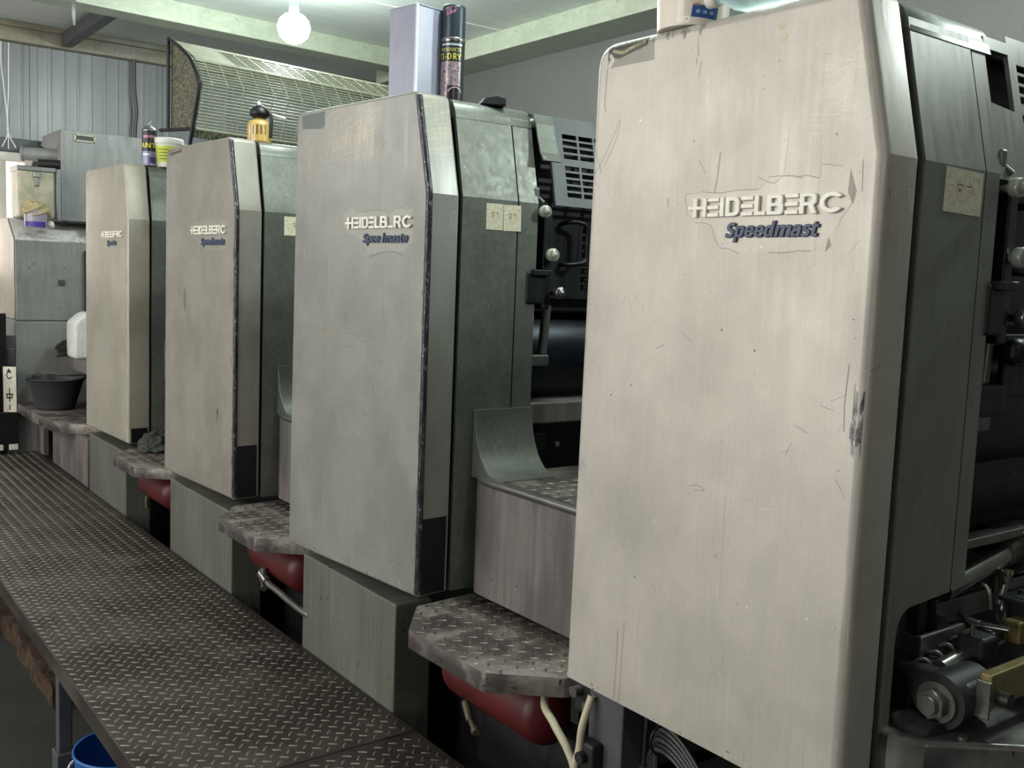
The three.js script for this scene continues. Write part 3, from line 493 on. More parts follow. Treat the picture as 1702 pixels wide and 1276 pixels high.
    part('pull_handle', U(hose([[0.59, 0.965, -0.47], [0.62, 0.968, -0.475], [0.632, 0.968, -0.5], [0.632, 0.955, -0.527], [0.632, 0.9, -0.53], [0.632, 0.868, -0.528], [0.63, 0.856, -0.5], [0.615, 0.853, -0.475], [0.59, 0.855, -0.47]], 0.0065, 60, 8)), M.black, t);
    const clear = plain(0xa9aca0, 0.18, 0.1, { clearcoat: 1 });
    knob(t, 0.625, 0.988 - FLOOR, -0.358, 0.0165, clear); knob(t, 0.625, 0.876 - FLOOR, -0.389, 0.018, clear); knob(t, 0.625, 0.776 - FLOOR, -0.419, 0.0165, M.steel);
    part('knob_bracket', U([box(0.6, 0.65, 0.745, 0.83, -0.37, -0.315, 0.006), box(0.59, 0.64, 0.73, 0.99, -0.4, -0.372, 0.004), box(0.61, 0.66, 0.82, 0.836, -0.39, -0.33, 0.003)]), M.black, t);
    part('latch_lever', U([rod([0.63, 1.03, -0.345], [0.645, 1.012, -0.362], 0.005, 8), box(0.62, 0.64, 1.02, 1.05, -0.352, -0.335, 0.004)]), M.dullSteel, t);
    part('lower_rod', U([rod([0.59, 0.74, -0.43], [0.59, 0.6, -0.42], 0.013, 10), box(0.57, 0.61, 0.575, 0.605, -0.43, -0.36, 0.003)]), M.dullSteel, t);
  }
  part('impression_cylinder', U(rod([0.4, 0.6, -0.36], [0.4, 0.6, -1.48], 0.16, 40)), M.cylinder, t);
  if (n > 1) part('cross_beam', U(box(0.47, 0.6, 0.412, 0.472, -1.45, -0.38, 0.006)), M.pink, t);
  if (n > 1) { const b = part('junction_block', U(box(0.47, 0.58, 0.33, 0.385, -0.46, -0.37, 0.006)), M.black, t); part('block_stud', U(rod([0.575, 0.35, -0.49], [0.59, 0.35, -0.49], 0.008, 10)), M.steel, b); }
  if (o.plinth) part('plinth', U(box(o.plinth[0], o.plinth[1], FLOOR, -0.045, -0.109, 0.004, 0.006)), M.plinth, t);
  part('base_frame', U(box(0.02, n === 1 ? 0.48 : 1.22, FLOOR, -0.28, -1.5, -0.22)), M.core, t);  // added dark block that keeps light out below the unit
  if (o.sticker) o.sticker.forEach((s) => sticker(t, 0.6455, ...[s[0] - FLOOR, s[1] - FLOOR, s[2], s[3]], s[4]));
  return t;
}
const SC = [0.358, 0.548, 0.8905, 0.022];
makeUnit(1, { label: 'nearest and largest press unit with pale door, full white lettering and blue script below', turn: 0.0082, edgeRadius: 0.018, corner: 0.05, word: 'HEIDELBERC', script: ['Speedmast', 0.358, 0.548, 0.8905, 0.0225], badge: [0.2746, 0.5838, 0.9246, 0.0315], sticker: [[0.936, 1.004, 0.163, 0.27, -0.02]] });
makeUnit(2, { label: 'second nearest press unit with broken lettering and black edged door slightly ajar', turn: 0.093, dx: 0.0069, strip: true, corner: 0.04, word: 'HEIDELBeRC', script: ['Spee lmaste', 0.366, 0.573, 0.8885, 0.0215], badge: [0.2836, 0.585, 0.9245, 0.0305], plinth: [0, 0.558], patch: 0.2, sticker: [[0.931, 0.997, 0.178, 0.23, 0.01], [0.931, 0.997, 0.232, 0.288, 0.03]] });
makeUnit(3, { label: 'third press unit with a grey oval stain in the middle of its door', turn: 0.0571, dx: 0.0201, strip: true, corner: 0.035, word: 'HEIDELBERC', script: ['Speedmaste', 0.356, 0.566, 0.8885, 0.0225], badge: [0.2643, 0.571, 0.9255, 0.031], plinth: [-0.02, 0.65], patch: 0.19, sticker: [[0.931, 0.997, 0.178, 0.288, 0.01]] });
makeUnit(4, { label: 'farthest press unit in the row, with a very short blue script word', turn: 0.0367, corner: 0.035, word: 'HEIDELBFRC', script: ['Speedm', 0.352, 0.488, 0.893, 0.021], badge: [0.2686, 0.5785, 0.9275, 0.029], plinth: [-0.02, 0.62], patch: 0.07 });
scene.traverse(() => 0);

// ---------------------------------------------------------------- steps, tanks and inner steps between the units
const stepLabels = ['diamond tread step plate with cut corners between the two nearest units', 'diamond tread step plate with cut corners between the second and third units', 'small far diamond tread step plate with a rag on it beside the farthest unit'];
const innerLabels = ['raised inner step with rounded nosing and pink smeared front between the two nearest units', 'raised inner step hidden behind the second nearest unit', 'raised inner step behind the third unit, above the far step plate'];
const tankLabels = ['dark red cylindrical tank under the nearest step plate', 'dark red cylindrical tank under the second step plate', 'dark red cylindrical tank in deep shade under the farthest step plate'];
[0, 1, 2].forEach((k) => {
  const ox = -0.605 - PITCH * k + [0.007, 0.02, 0][k];
  const t = thing('step_plate', stepLabels[k], 'step', [ox, -0.065, 0], { group: 'steps between the press units' });
  const pts = [[-0.012, -0.19], [0.007, -0.002], [0.147, 0.105], [0.447, 0.1], [0.56, -0.03], [0.6, -0.19]];
  part('tread_plate', flat(extrude(rpoly(pts.map(([x, z]) => [x, -z]), 0.008), 0.045, 0.004, 2)), M.stepTread, t);
  const cw = pts.slice(); lugs(t, insidePoly(cw.reverse(), 0.01), 0, 0.6, -0.19, 0.11, 0.045, 0.044);
  part('bracket', box(0.06, 0.085, -0.06, 0.0, -0.19, 0.0), M.core, t); part('bracket', box(0.55, 0.575, -0.06, 0.0, -0.19, -0.06), M.core, t);
  // tank
  const tk = thing('air_tank', tankLabels[k], 'tank', [ox + 0.085, -0.225, -0.085], { group: 'tanks under the steps' });
  const r = 0.078, L = 0.36, prof = [[0, 0]]; for (let i = 1; i <= 8; i++) { const a = i / 8 * Math.PI / 2; prof.push([r * Math.sin(a), 0.05 * (1 - Math.cos(a))]); } prof.push([r, L]); for (let i = 1; i <= 8; i++) { const a = i / 8 * Math.PI / 2; prof.push([r * Math.cos(a), L + 0.05 * Math.sin(a)]); }
  part('tank_shell', lathe(prof.map(([a, b]) => [Math.max(a, 1e-4), b]), 32).rotateZ(-Math.PI / 2).translate(0, r, 0), M.red, tk);
  part('drain_fitting', [rod([0.12, 0.02, 0.06], [0.165, -0.005, 0.075], 0.01, 10), rod([0.16, -0.002, 0.073], [0.2, -0.012, 0.085], 0.007, 10), rod([0.195, -0.01, 0.083], [0.21, -0.014, 0.088], 0.011, 6)], M.oldBrass, tk);
  // inner step
  const s = thing('inner_step', innerLabels[k], 'step', [ox, 0, -0.15], { group: 'inner steps of the press' });
  part('front_plate', flat(extrude(rpoly([[0.012, 0.1], [0.012, 0.002], [0.6, 0.002], [0.6, 0.02], [0.07, 0.02], [0.03, 0.1]], [0, 0.06, 0, 0, 0.04, 0]), 0.29, 0.001, 1)).translate(0, 0, 0), M.pink, s);
  part('tread_top', flat(extrude(rpoly([[0.012, 0.85], [0.012, 0.004], [0.6, 0.004], [0.6, 0.85]], [0, 0.06, 0, 0]), 0.01, 0.003, 2)).translate(0, 0.29, 0), M.stepTread, s);
  lugs(s, (x, z) => !(x < 0.1 && z > -0.06), 0.16, 0.58, -0.7, -0.02, 0.3, 0.044);
  part('nosing', hose([[0.012, 0.32, -0.07], [0.016, 0.312, -0.04], [0.04, 0.302, -0.012], [0.09, 0.299, 0.002], [0.2, 0.299, 0.003], [0.4, 0.299, 0.003], [0.6, 0.299, 0.003]], 0.011, 60, 8), M.dullSteel, s);
  // curved fairing from the side panel down to the tread
  const fp = []; for (let i = 0; i <= 12; i++) { const a = i / 12 * Math.PI / 2; fp.push([0.115 - 0.11 * Math.cos(a), 0.47 - 0.168 * Math.sin(a)]); }
  const outline = [[-0.004, 0.47], ...fp, [0.115, 0.296], [-0.004, 0.296]];
  part('fairing', extrude(rpoly(outline), 0.185, 0.001, 1).translate(0.0045, 0, -0.195), M.cover, s);
  part('end_roller', rod([0.16, 0.33, -0.3], [0.6, 0.33, -0.34], 0.04, 20), M.dullSteel, s);
});

// hoses, post, cables below the nearest unit
{
  const h1 = mesh('hose', hose([[-0.16, -0.06, -0.12], [-0.09, -0.085, -0.02], [-0.03, -0.11, 0.0], [0.02, -0.15, 0.0], [0.045, -0.2, 0.0], [0.05, -0.4, -0.02]], 0.0085, 50, 10), M.hose); tag(h1, 'pale cream hose curving down from behind the red tank, the longer of two', 'hose');
  const h2 = mesh('hose', hose([[0.06, -0.02, -0.02], [0.058, -0.08, 0.0], [0.052, -0.13, 0.0], [0.045, -0.2, 0.005], [0.04, -0.4, -0.02]], 0.008, 40, 10), M.hose); tag(h2, 'short pale cream hose hanging straight under the left corner of the nearest door', 'hose');
  const h3 = mesh('hose', hose([[0.03, 0.0, -0.1], [0.03, -0.06, -0.06], [0.06, -0.1, -0.05], [0.1, -0.135, -0.06], [0.16, -0.16, -0.1]], 0.005, 40, 8), M.cableGrey); tag(h3, 'thin dark hose slanting down behind the two cream hoses', 'hose');
  const p = thing('support_post', 'dark grey steel post under the nearest door, right of the cream hoses', 'post', [0.092, FLOOR, -0.06]);
  part('post_body', box(-0.05, 0.05, 0, 0.84, -0.03, 0.03, 0.004), M.greyBar, p); part('foot_plate', box(-0.07, 0.07, 0, 0.02, -0.05, 0.05, 0.004), M.core, p); part('valve_block', [box(-0.05, 0.0, 0.66, 0.73, 0.03, 0.06, 0.008), rod([-0.025, 0.7, 0.05], [-0.025, 0.7, 0.075], 0.012, 10)], M.core, p);
  const jb = thing('hydraulic_block', 'dirty dark fitting block tucked under the lower left corner of the nearest door', 'fitting', [0.0, -0.09, -0.08]);
  part('block_body', box(-0.03, 0.05, 0, 0.08, -0.03, 0.03, 0.008), M.core, jb); part('coupling', [rod([-0.01, 0.05, 0.03], [-0.01, 0.05, 0.05], 0.013, 6), rod([0.028, 0.03, 0.03], [0.028, 0.03, 0.048], 0.012, 6)], M.dullSteel, jb);
  const cb = thing('cable_bundle', 'bundle of dark cables bending down under the middle of the nearest door', 'cables', [0.22, -0.3, -0.1]);
  for (let i = 0; i < 6; i++) { const d = i * 0.0105; part('cable', hose([[-0.075 - 0.0 + d * 0.3, -0.1, 0.0], [-0.075 + d * 0.5, 0.12 + d * 0.2, 0.0], [-0.06 + d * 0.3, 0.185 + d, 0.005], [-0.02, 0.2 + d, 0.01], [0.03, 0.185 + d, 0.012], [0.1, 0.135 + d, 0.015], [0.22, 0.04 + d, 0.02], [0.35, -0.06 + d, 0.02]], 0.0048, 60, 6), i % 2 ? M.cable : M.cableGrey, cb); }
  part('cable_tie', new THREE.TorusGeometry(0.032, 0.003, 6, 18).rotateY(1.3).translate(-0.02, 0.226, 0.01), M.black, cb); part('cable_tie', new THREE.TorusGeometry(0.032, 0.003, 6, 18).rotateZ(-0.5).rotateY(1.35).translate(0.1, 0.162, 0.015), M.black, cb);
  const pc = mesh('conduit', hose([[0.15, 0.0, -0.09], [0.146, -0.1, -0.09], [0.143, -0.3, -0.09], [0.143, -0.8, -0.09]], 0.0045, 30, 6), M.cableGrey); tag(pc, 'thin grey conduit running straight down left of the cable bundle', 'conduit');
  const dp = thing('drain_pipe', 'grey pipe with a shiny end fitting under the second step plate', 'pipe', [-1.55, -0.24, 0]);
  part('pipe', hose([[0.0, 0.035, 0.0], [0.05, 0.025, 0.0], [0.12, 0.022, -0.0], [0.3, 0.01, 0.0], [0.4, 0.005, -0.02]], 0.011, 40, 10), M.dullSteel, dp); part('end_fitting', [rod([-0.02, 0.045, 0.0], [0.03, 0.03, 0.0], 0.016, 8), rod([0.0, 0.07, 0.0], [0.0, 0.03, 0.0], 0.012, 8)], M.steel, dp);
}

// ---------------------------------------------------------------- feed mechanism right of the nearest unit
{
  const t = thing('roller_assembly', 'shiny steel rollers, brackets and brass bar beside the nearest unit, lower right', 'machinery', [0.62, -0.14, -0.3]);
  const O = (g) => (Array.isArray(g) ? merge(g) : g).translate(-0.62, 0.14, 0.3);
  const tube = part('feed_tube', O(rod([0.6, 0.3, -0.33], [0.6, 0.336, -0.535], 0.021, 28)), M.steel, t);
  part('tube_rest', O(rod([0.6, 0.338, -0.535], [0.6, 0.4, -1.3], 0.026, 24)), M.dullSteel, t);
  part('end_collar', O([rod([0.6, 0.345, -0.56], [0.6, 0.352, -0.6], 0.042, 28), new THREE.TorusGeometry(0.042, 0.007, 8, 28).translate(0.6, 0.345, -0.56)]), M.steel, t);
  part('long_bar', O([box(0.585, 0.6, 0.235, 0.276, -0.51, -0.325, 0.003)]), M.dullSteel, t);
  part('bar_end', O([box(0.585, 0.6, 0.262, 0.315, -1.2, -0.52, 0.003), box(0.585, 0.6, 0.28, 0.33, -1.2, -0.58, 0.003)]), M.dullSteel, t);
  part('hook_bracket', O(alongX(extrude(rpoly([[0.492, 0.318], [0.515, 0.314], [0.52, 0.29], [0.505, 0.258], [0.53, 0.205], [0.512, 0.207], [0.49, 0.255], [0.503, 0.288]].map(([a, b]) => [a, b]), 0.003), 0.014, 0.002, 2)).translate(0.612, 0, 0)), M.steel, t);
  part('bracket_screw', O([rod([0.62, 0.312, -0.5], [0.631, 0.312, -0.5], 0.006, 8), rod([0.62, 0.311, -0.515], [0.631, 0.311, -0.515], 0.006, 8), rod([0.62, 0.213, -0.52], [0.631, 0.213, -0.52], 0.006, 8)]), M.steel, t);
  const pl = part('channel_plate', O([box(0.61, 0.622, 0.19, 0.238, -0.385, -0.245, 0.004).translate(0, -0.21, 0).applyMatrix4(new THREE.Matrix4().makeRotationX(0.0)).translate(0, 0.21, 0), box(0.585, 0.622, 0.187, 0.236, -0.25, -0.244, 0.002)]), M.dullSteel, t);
  part('plate_screw', O([rod([0.62, 0.212, -0.365], [0.626, 0.212, -0.365], 0.005, 8), rod([0.62, 0.206, -0.262], [0.626, 0.206, -0.262], 0.004, 8)]), M.black, t);
  part('swing_arm', O([box(0.575, 0.6, 0.22, 0.3, -0.295, -0.27, 0.004), rod([0.57, 0.24, -0.32], [0.615, 0.24, -0.32], 0.018, 18)]), M.core, t);
  // pivot block with the hexagon bolt
  part('pivot_block', O([box(0.56, 0.735, 0.135, 0.2, -0.3, -0.2, 0.02), rod([0.69, 0.165, -0.29], [0.69, 0.165, -0.19], 0.045, 28), box(0.5, 0.64, 0.11, 0.17, -0.33, -0.2, 0.012)]), M.core, t);
  part('hex_bolt', O([rod([0.69, 0.165, -0.19], [0.69, 0.165, -0.182], 0.033, 28), rod([0.69, 0.165, -0.185], [0.69, 0.165, -0.165], 0.024, 6), rod([0.69, 0.165, -0.168], [0.69, 0.165, -0.155], 0.015, 20)]), M.dullSteel, t);
  part('drive_shaft', O([rod([0.655, 0.195, -0.25], [0.655, 0.235, -0.6], 0.014, 20)]), M.steel, t);
  part('shaft_clamp', O([rod([0.66, 0.2, -0.325], [0.66, 0.204, -0.37], 0.03, 24), box(0.64, 0.69, 0.2, 0.24, -0.375, -0.32, 0.008)]), M.core, t);
  part('thumb_screw', O([rod([0.66, 0.235, -0.335], [0.66, 0.262, -0.335], 0.004, 8), box(0.648, 0.672, 0.258, 0.266, -0.34, -0.33, 0.002)]), M.steel, t);
  part('cross_pin', O(rod([0.64, 0.245, -0.37], [0.7, 0.25, -0.38], 0.006, 8)), M.steel, t); part('bent_pin', O(hose([[0.6, 0.29, -0.44], [0.62, 0.3, -0.43], [0.634, 0.292, -0.43], [0.64, 0.26, -0.43]], 0.004, 20, 6)), M.steel, t);
  part('brass_bar', O([box(0.735, 0.755, 0.165, 0.222, -0.7, -0.225, 0.003)]), M.brass, t);
  part('brass_block', O([box(0.67, 0.7, 0.215, 0.255, -0.46, -0.42, 0.004), box(0.69, 0.74, 0.25, 0.275, -0.7, -0.47, 0.006)]), M.brass, t);
  part('bar_face', O([box(0.733, 0.757, 0.15, 0.212, -0.226, -0.22, 0.002)]), M.steel, t);
  part('bar_pin', O([rod([0.755, 0.182, -0.25], [0.775, 0.182, -0.25], 0.012, 14)]), M.core, t);
  part('valve_stack', O([box(0.655, 0.69, 0.215, 0.285, -0.5, -0.46, 0.006), box(0.64, 0.7, 0.275, 0.283, -0.51, -0.45, 0.002), rod([0.66, 0.2, -0.5], [0.66, 0.29, -0.5], 0.008, 8)]), M.black, t);
  part('rail_strip', O([box(0.6, 0.625, 0.373, 0.39, -1.3, -0.35, 0.003), box(0.56, 0.6, 0.365, 0.375, -1.3, -0.35, 0.002)]), M.dullSteel, t);
  part('feed_sheet', O([box(0.5, 0.515, 0.385, 0.62, -1.3, -0.345, 0.003), box(0.4, 0.61, 0.3, 0.365, -1.3, -0.62, 0.01)]), M.cylinder, t);
  part('guard_plate', O([box(0.6, 0.612, 0.634, 0.745, -1.2, -0.455, 0.004), box(0.612, 0.65, 0.69, 0.74, -1.0, -0.43, 0.02), box(0.58, 0.62, 0.6, 0.66, -0.46, -0.34, 0.01)]), M.black, t);
  part('curved_hose', O(hose([[0.6, 0.25, -0.4], [0.62, 0.22, -0.41], [0.625, 0.19, -0.385], [0.6, 0.16, -0.34]], 0.005, 30, 8)), M.cable, t);
  for (let i = 0; i < 5; i++) part('spring_clip', O([new THREE.TorusGeometry(0.014, 0.004, 6, 14, 4).rotateY(0.6).translate(0.63, 0.19 + i * 0.006, -0.24 - i * 0.035)]), M.dullSteel, t);
  const c = thing('base_cover', 'oily dark grey sheet metal cover at the bottom right under the rollers', 'cover', [0.75, FLOOR, -0.4]);
  const pts = [[0.6, -0.12], [0.66, -0.1], [0.705, -0.125], [0.93, -0.41], [1.0, -0.8], [1.0, -1.3], [0.5, -1.3], [0.5, -0.14]].map(([x, z]) => [x - 0.75, -(z + 0.4)]);
  part('cover_shell', flat(extrude(rpoly(pts, 0.01), 0.96, 0.008, 3)), worn(0x6a6966, { alt: 0x333434, fx: 5, fy: 5, amount: 0.9, rough: 0.38, roughVar: 0.2, metal: 0.45, size: [0.5, 0.5], seed: 61, speck: 0.05 }), c);
  part('cover_screw', [[0.735, -0.19], [0.86, -0.345]].map(([x, z]) => rod([x - 0.75, 0.955, z + 0.4], [x - 0.75, 0.965, z + 0.4], 0.008, 8)), M.dullSteel, c);
  const r = mesh('rag', (() => { const g = new THREE.SphereGeometry(1, 24, 14), p = g.attributes.position; for (let i = 0; i < p.count; i++) { const x = p.getX(i), y = p.getY(i), z = p.getZ(i), k = 0.8 + 0.5 * vnoise(x * 3 + 9, z * 3 + y * 3 + 9, 64, 64, 4); p.setXYZ(i, x * 0.035 * k, Math.max(-0.3, y) * 0.016 * k, z * 0.032 * k); } g.computeVertexNormals(); return g.translate(0.67, 0.126, -0.165); })(), M.darkRag); tag(r, 'small black oily rag lying on the sheet metal cover beside the nearest unit', 'rag');
}

// ---------------------------------------------------------------- far end of the press
{
  const e = thing('delivery_cabinet', 'tall grey end cabinet with white dusty sloping top at the far left', 'cabinet', [-5.4, FLOOR, -0.6]);
  const O = (g) => (Array.isArray(g) ? merge(g) : g).translate(5.4, -FLOOR, 0.6);
  part('cabinet_body', O([box(-5.75, -5.0, 0.452, 0.93, -1.9, 0.112, 0.006), box(-5.75, -5.0, FLOOR, 0.446, -1.9, 0.112, 0.006), box(-5.74, -5.01, 0.44, 0.46, -1.9, 0.108)]), M.cabinet, e);
  part('sloping_top', O(extrude(rpoly([[-5.75, 0.925], [-5.0, 0.925], [-5.0, 0.935], [-5.19, 1.06], [-5.75, 1.06]], 0.004), 2.0, 0.004, 2).translate(0, 0, -1.89)), M.dusty, e);
  part('front_cover', O(extrude(rpoly([[-5.74, 0.46], [-5.008, 0.46], [-5.008, 0.932], [-5.19, 1.055], [-5.74, 1.055]], 0.01), 0.006, 0.002, 1).translate(0, 0, 0.113)), M.beige, e);
  part('grip_plate', O([box(-5.0, -4.992, 0.665, 0.7, -0.16, -0.12, 0.003)]), M.greyBar, e);
  part('door_post', O([box(-5.0, -4.96, 0.2, 0.88, -0.33, -0.27, 0.005)]), M.core, e);
  const h = thing('exhaust_housing', 'large grey housing with a slotted handle on top of the far end cabinet', 'housing', [-5.4, 1.06, -0.6]);
  const Q = (g) => (Array.isArray(g) ? merge(g) : g).translate(5.4, -1.06, 0.6);
  part('housing_shell', Q([box(-5.17, -5.155, 1.06, 1.612, -1.5, -0.178, 0.003), alongX(extrude(rpoly([[0.178, 1.6], [1.5, 1.6], [1.5, 1.612], [0.178, 1.612]]), 0.5)).translate(-5.66, 0, 0), extrude(rpoly([[-5.16, 1.06], [-5.16, 1.612], [-5.62, 1.612], [-5.73, 1.56], [-5.6, 1.535], [-5.3, 1.5], [-5.25, 1.42], [-5.25, 1.06]], 0.01), 0.02).translate(0, 0, -0.2), box(-5.6, -5.17, 1.06, 1.6, -1.5, -0.45)]), M.cabinet, h);
  part('handle_frame', Q([box(-5.156, -5.145, 1.548, 1.558, -0.372, -0.258), box(-5.156, -5.145, 1.583, 1.593, -0.372, -0.258), box(-5.156, -5.145, 1.548, 1.593, -0.378, -0.366), box(-5.156, -5.145, 1.548, 1.593, -0.264, -0.252)]), M.canister, h); part('handle_slot', Q(box(-5.156, -5.153, 1.556, 1.585, -0.37, -0.26)), M.black, h);
  part('exhaust_duct', Q([rod([-5.37, 1.463, 0.0], [-5.28, 1.463, -0.21], 0.042, 28), rod([-5.371, 1.463, 0.002], [-5.366, 1.463, -0.01], 0.047, 28)]), M.cabinet, h); part('duct_rest', Q(rod([-5.24, 1.4, -0.07], [-5.19, 1.4, -0.19], 0.028, 16)), M.core, h);
  const k = thing('filter_canister', 'pale square metal canister with a toggle latch on the far end cabinet', 'canister', [-5.15, 1.06, -0.02]);
  part('canister_body', box(-0.12, 0.1, 0, 0.29, -0.1, 0.1, 0.015), M.canister, k); part('lid', [box(-0.127, 0.107, 0.275, 0.305, -0.107, 0.107, 0.006)], M.dullSteel, k);
  part('toggle_latch', [box(0.1, 0.112, 0.19, 0.265, -0.012, 0.012, 0.003), box(0.1, 0.118, 0.24, 0.275, -0.02, 0.02, 0.004), rod([0.115, 0.27, -0.018], [0.115, 0.27, 0.018], 0.005, 8)], M.steel, k); part('corner_post', box(0.07, 0.1, 0, 0.3, -0.135, -0.108, 0.004), M.cabinet, k);
  const tb = thing('plastic_tub', 'clear plastic tub with violet label in front of the latched canister', 'tub', [-4.99, 1.0, 0.0]);
  part('tub_wall', [lathe([[0.058, 0], [0.062, 0.02], [0.064, 0.1], [0.066, 0.102], [0.06, 0.1], [0.056, 0.01]], 32)], plain(0xcfc9da, 0.25, 0, { transmission: 0.45, thickness: 0 }), tb, true); part('tub_base', lathe([[0, 0], [0.058, 0], [0.058, 0.004], [0, 0.006]], 24), plain(0xb8b2c8, 0.4), tb); part('label_band', [new THREE.CylinderGeometry(0.0635, 0.0625, 0.03, 32, 1, true, 0.3, 2.1).translate(0, 0.022, 0)], plain(0x4a3a9a, 0.5, 0, { side: THREE.DoubleSide }), tb);
  const crumple = (rx, ry, rz, f, seed) => { const g = new THREE.SphereGeometry(1, 40, 26), p = g.attributes.position; for (let i = 0; i < p.count; i++) { const x = p.getX(i), y = p.getY(i), z = p.getZ(i), a = vnoise(x * f + 20, y * f + z * f * 0.7 + 20, 999, 999, seed), b = vnoise(z * f * 2 + 20, x * f * 2 + y * f + 20, 999, 999, seed + 1), q = 0.72 + 0.42 * Math.abs(a - 0.5) * 2 + 0.22 * Math.abs(b - 0.5) * 2; p.setXYZ(i, x * rx * q, (y < -0.4 ? -0.4 : y) * ry * q, z * rz * q); } g.computeVertexNormals(); return g.translate(0, ry * 0.4, 0); };
  const rg = mesh('rag', crumple(0.07, 0.06, 0.075, 2.4, 3).translate(-4.99, 1.075, 0.0), worn(0xc2b58f, { alt: 0x8f835f, fx: 20, fy: 20, rough: 0.95, size: [0.1, 0.1], seed: 63, n: 128 })); tag(rg, 'crumpled yellowish rag stuffed in the clear plastic tub', 'rag');
  const wb = mesh('white_ball', lathe([[0, 0], [0.016, 0.002], [0.022, 0.016], [0.018, 0.034], [0.008, 0.042], [0, 0.043]], 18).translate(-5.0, 1.005, -0.085), M.white); tag(wb, 'small white rounded plastic cap right of the clear plastic tub', 'ball');  // rounded white plastic cap, not a ball
  const rf = thing('pipe_rack', 'black flat bar with clip lying on the white sloping top', 'bar', [-5.03, 1.04, -0.25]);
  part('bar', box(-0.14, 0.0, 0.0, 0.012, -0.12, 0.13, 0.004), M.black, rf); part('clip', box(0.0, 0.05, -0.03, 0.0, -0.08, -0.03, 0.006), M.black, rf);

  // low step with bucket, raised shelf with jerrycan
  const s = thing('step_plate', 'long dark tread step holding the black bucket at the far left', 'step', [-4.5, -0.09, 0], { group: 'steps between the press units' });
  part('tread_plate', flat(extrude(rpoly([[-0.485, 0.4], [-0.485, -0.12], [-0.05 - 0.0, -0.12], [0.33, -0.1], [0.5, 0.0], [0.62, 0.19], [0.62, 0.4]].map(([x, z]) => [x, z]), 0.01), 0.055, 0.004, 2)), M.stepTread, s);
  part('support_plate', [box(-0.1, 0.68, -0.25, 0, -0.03, 0.0, 0.003), box(-0.62, -0.34, -0.25, 0, -0.03, 0.0, 0.003)], M.pink, s);
  const sh = thing('raised_shelf', 'grey upper step carrying the white jerrycan behind the farthest unit', 'shelf', [-4.6, 0.185, -0.5]);
  part('shelf_plate', flat(extrude(rpoly([[-0.385, 0.3], [-0.385, -0.3], [-0.28, -0.37], [0.85, -0.37], [0.85, 0.3]], 0.02), 0.065, 0.006, 2)).translate(0, 0, 0), M.pink, sh); part('shelf_bracket', box(-0.3, 0.8, -0.2, 0, 0.0, 0.2, 0.004), M.core, sh);
  const b = thing('bucket', 'black rubber bucket with a wire handle on the low far step', 'bucket', [-4.66, -0.034, -0.03]);
  part('bucket_wall', lathe([[0.0, 0.004], [0.095, 0.004], [0.1, 0.0], [0.105, 0.01], [0.152, 0.165], [0.165, 0.17], [0.165, 0.18], [0.148, 0.178], [0.1, 0.018], [0, 0.014]], 40), M.rubber, b);
  part('handle', hose([[0.1, 0.178, 0.13], [0.13, 0.21, 0.13], [0.14, 0.215, 0.08], [0.13, 0.2, 0.0], [0.1, 0.19, -0.07], [0.04, 0.19, -0.16]].map(([x, y, z]) => [x * 0.6 - 0.02, y, z]), 0.004, 40, 6), M.dullSteel, b); part('handle_lug', [box(0.02, 0.06, 0.17, 0.19, 0.13, 0.17, 0.005), box(-0.02, 0.03, 0.17, 0.19, -0.18, -0.14, 0.005)], M.rubber, b);
  const j = thing('jerrycan', 'white plastic jerrycan with a faint red mark standing on the raised shelf', 'jerrycan', [-4.72, 0.25, -0.245]);
  part('can_body', extrude(rpoly([[-0.12, 0], [0.12, 0], [0.12, 0.2], [0.05, 0.27], [-0.05, 0.27], [-0.12, 0.21]], 0.022), 0.2, 0.018, 4).translate(0, 0, -0.1).rotateY(Math.PI / 2), worn(0xe2e1dd, { alt: 0xcfcdc8, rough: 0.4, size: [0.3, 0.3], seed: 64, n: 256, speck: 0.05, more: { } }), j); part('cap', lathe([[0, 0.3], [0.024, 0.3], [0.026, 0.295], [0.026, 0.27], [0, 0.268]], 20), M.white, j); part('red_mark', box(0.1, 0.1012, 0.17, 0.2, -0.05, 0.03), plain(0xb98078, 0.6), j);
  const r1 = mesh('rag', crumple(0.12, 0.075, 0.11, 3, 8).translate(-4.885, 0.25, -0.19), M.darkRag); tag(r1, 'bundle of dark rags on the raised shelf left of the white jerrycan', 'rag');
  const r2 = mesh('rag', crumple(0.085, 0.06, 0.075, 3.4, 12).translate(-3.0, -0.02, -0.1), M.rag); tag(r2, 'crumpled grey green rag on the far step plate beside the farthest unit', 'rag');

  // dark stand with taped notes at the left edge
  const st = thing('control_stand', 'black stand with two paper notes taped on, at the left edge', 'stand', [-4.99, WALK, 0.19]);
  part('stand_post', box(-0.02, 0.02, 0, 0.83, -0.02, 0.03, 0.004), M.black, st); part('stand_box', box(-0.06, 0.06, 0.02, 0.25, -0.075, 0.12, 0.006), M.black, st);
  part('back_plate', [box(-0.03, -0.015, 0.25, 0.7, -0.075, -0.02, 0.003), box(-0.03, -0.01, 0.52, 0.62, -0.07, -0.03, 0.004)], M.dullSteel, st);
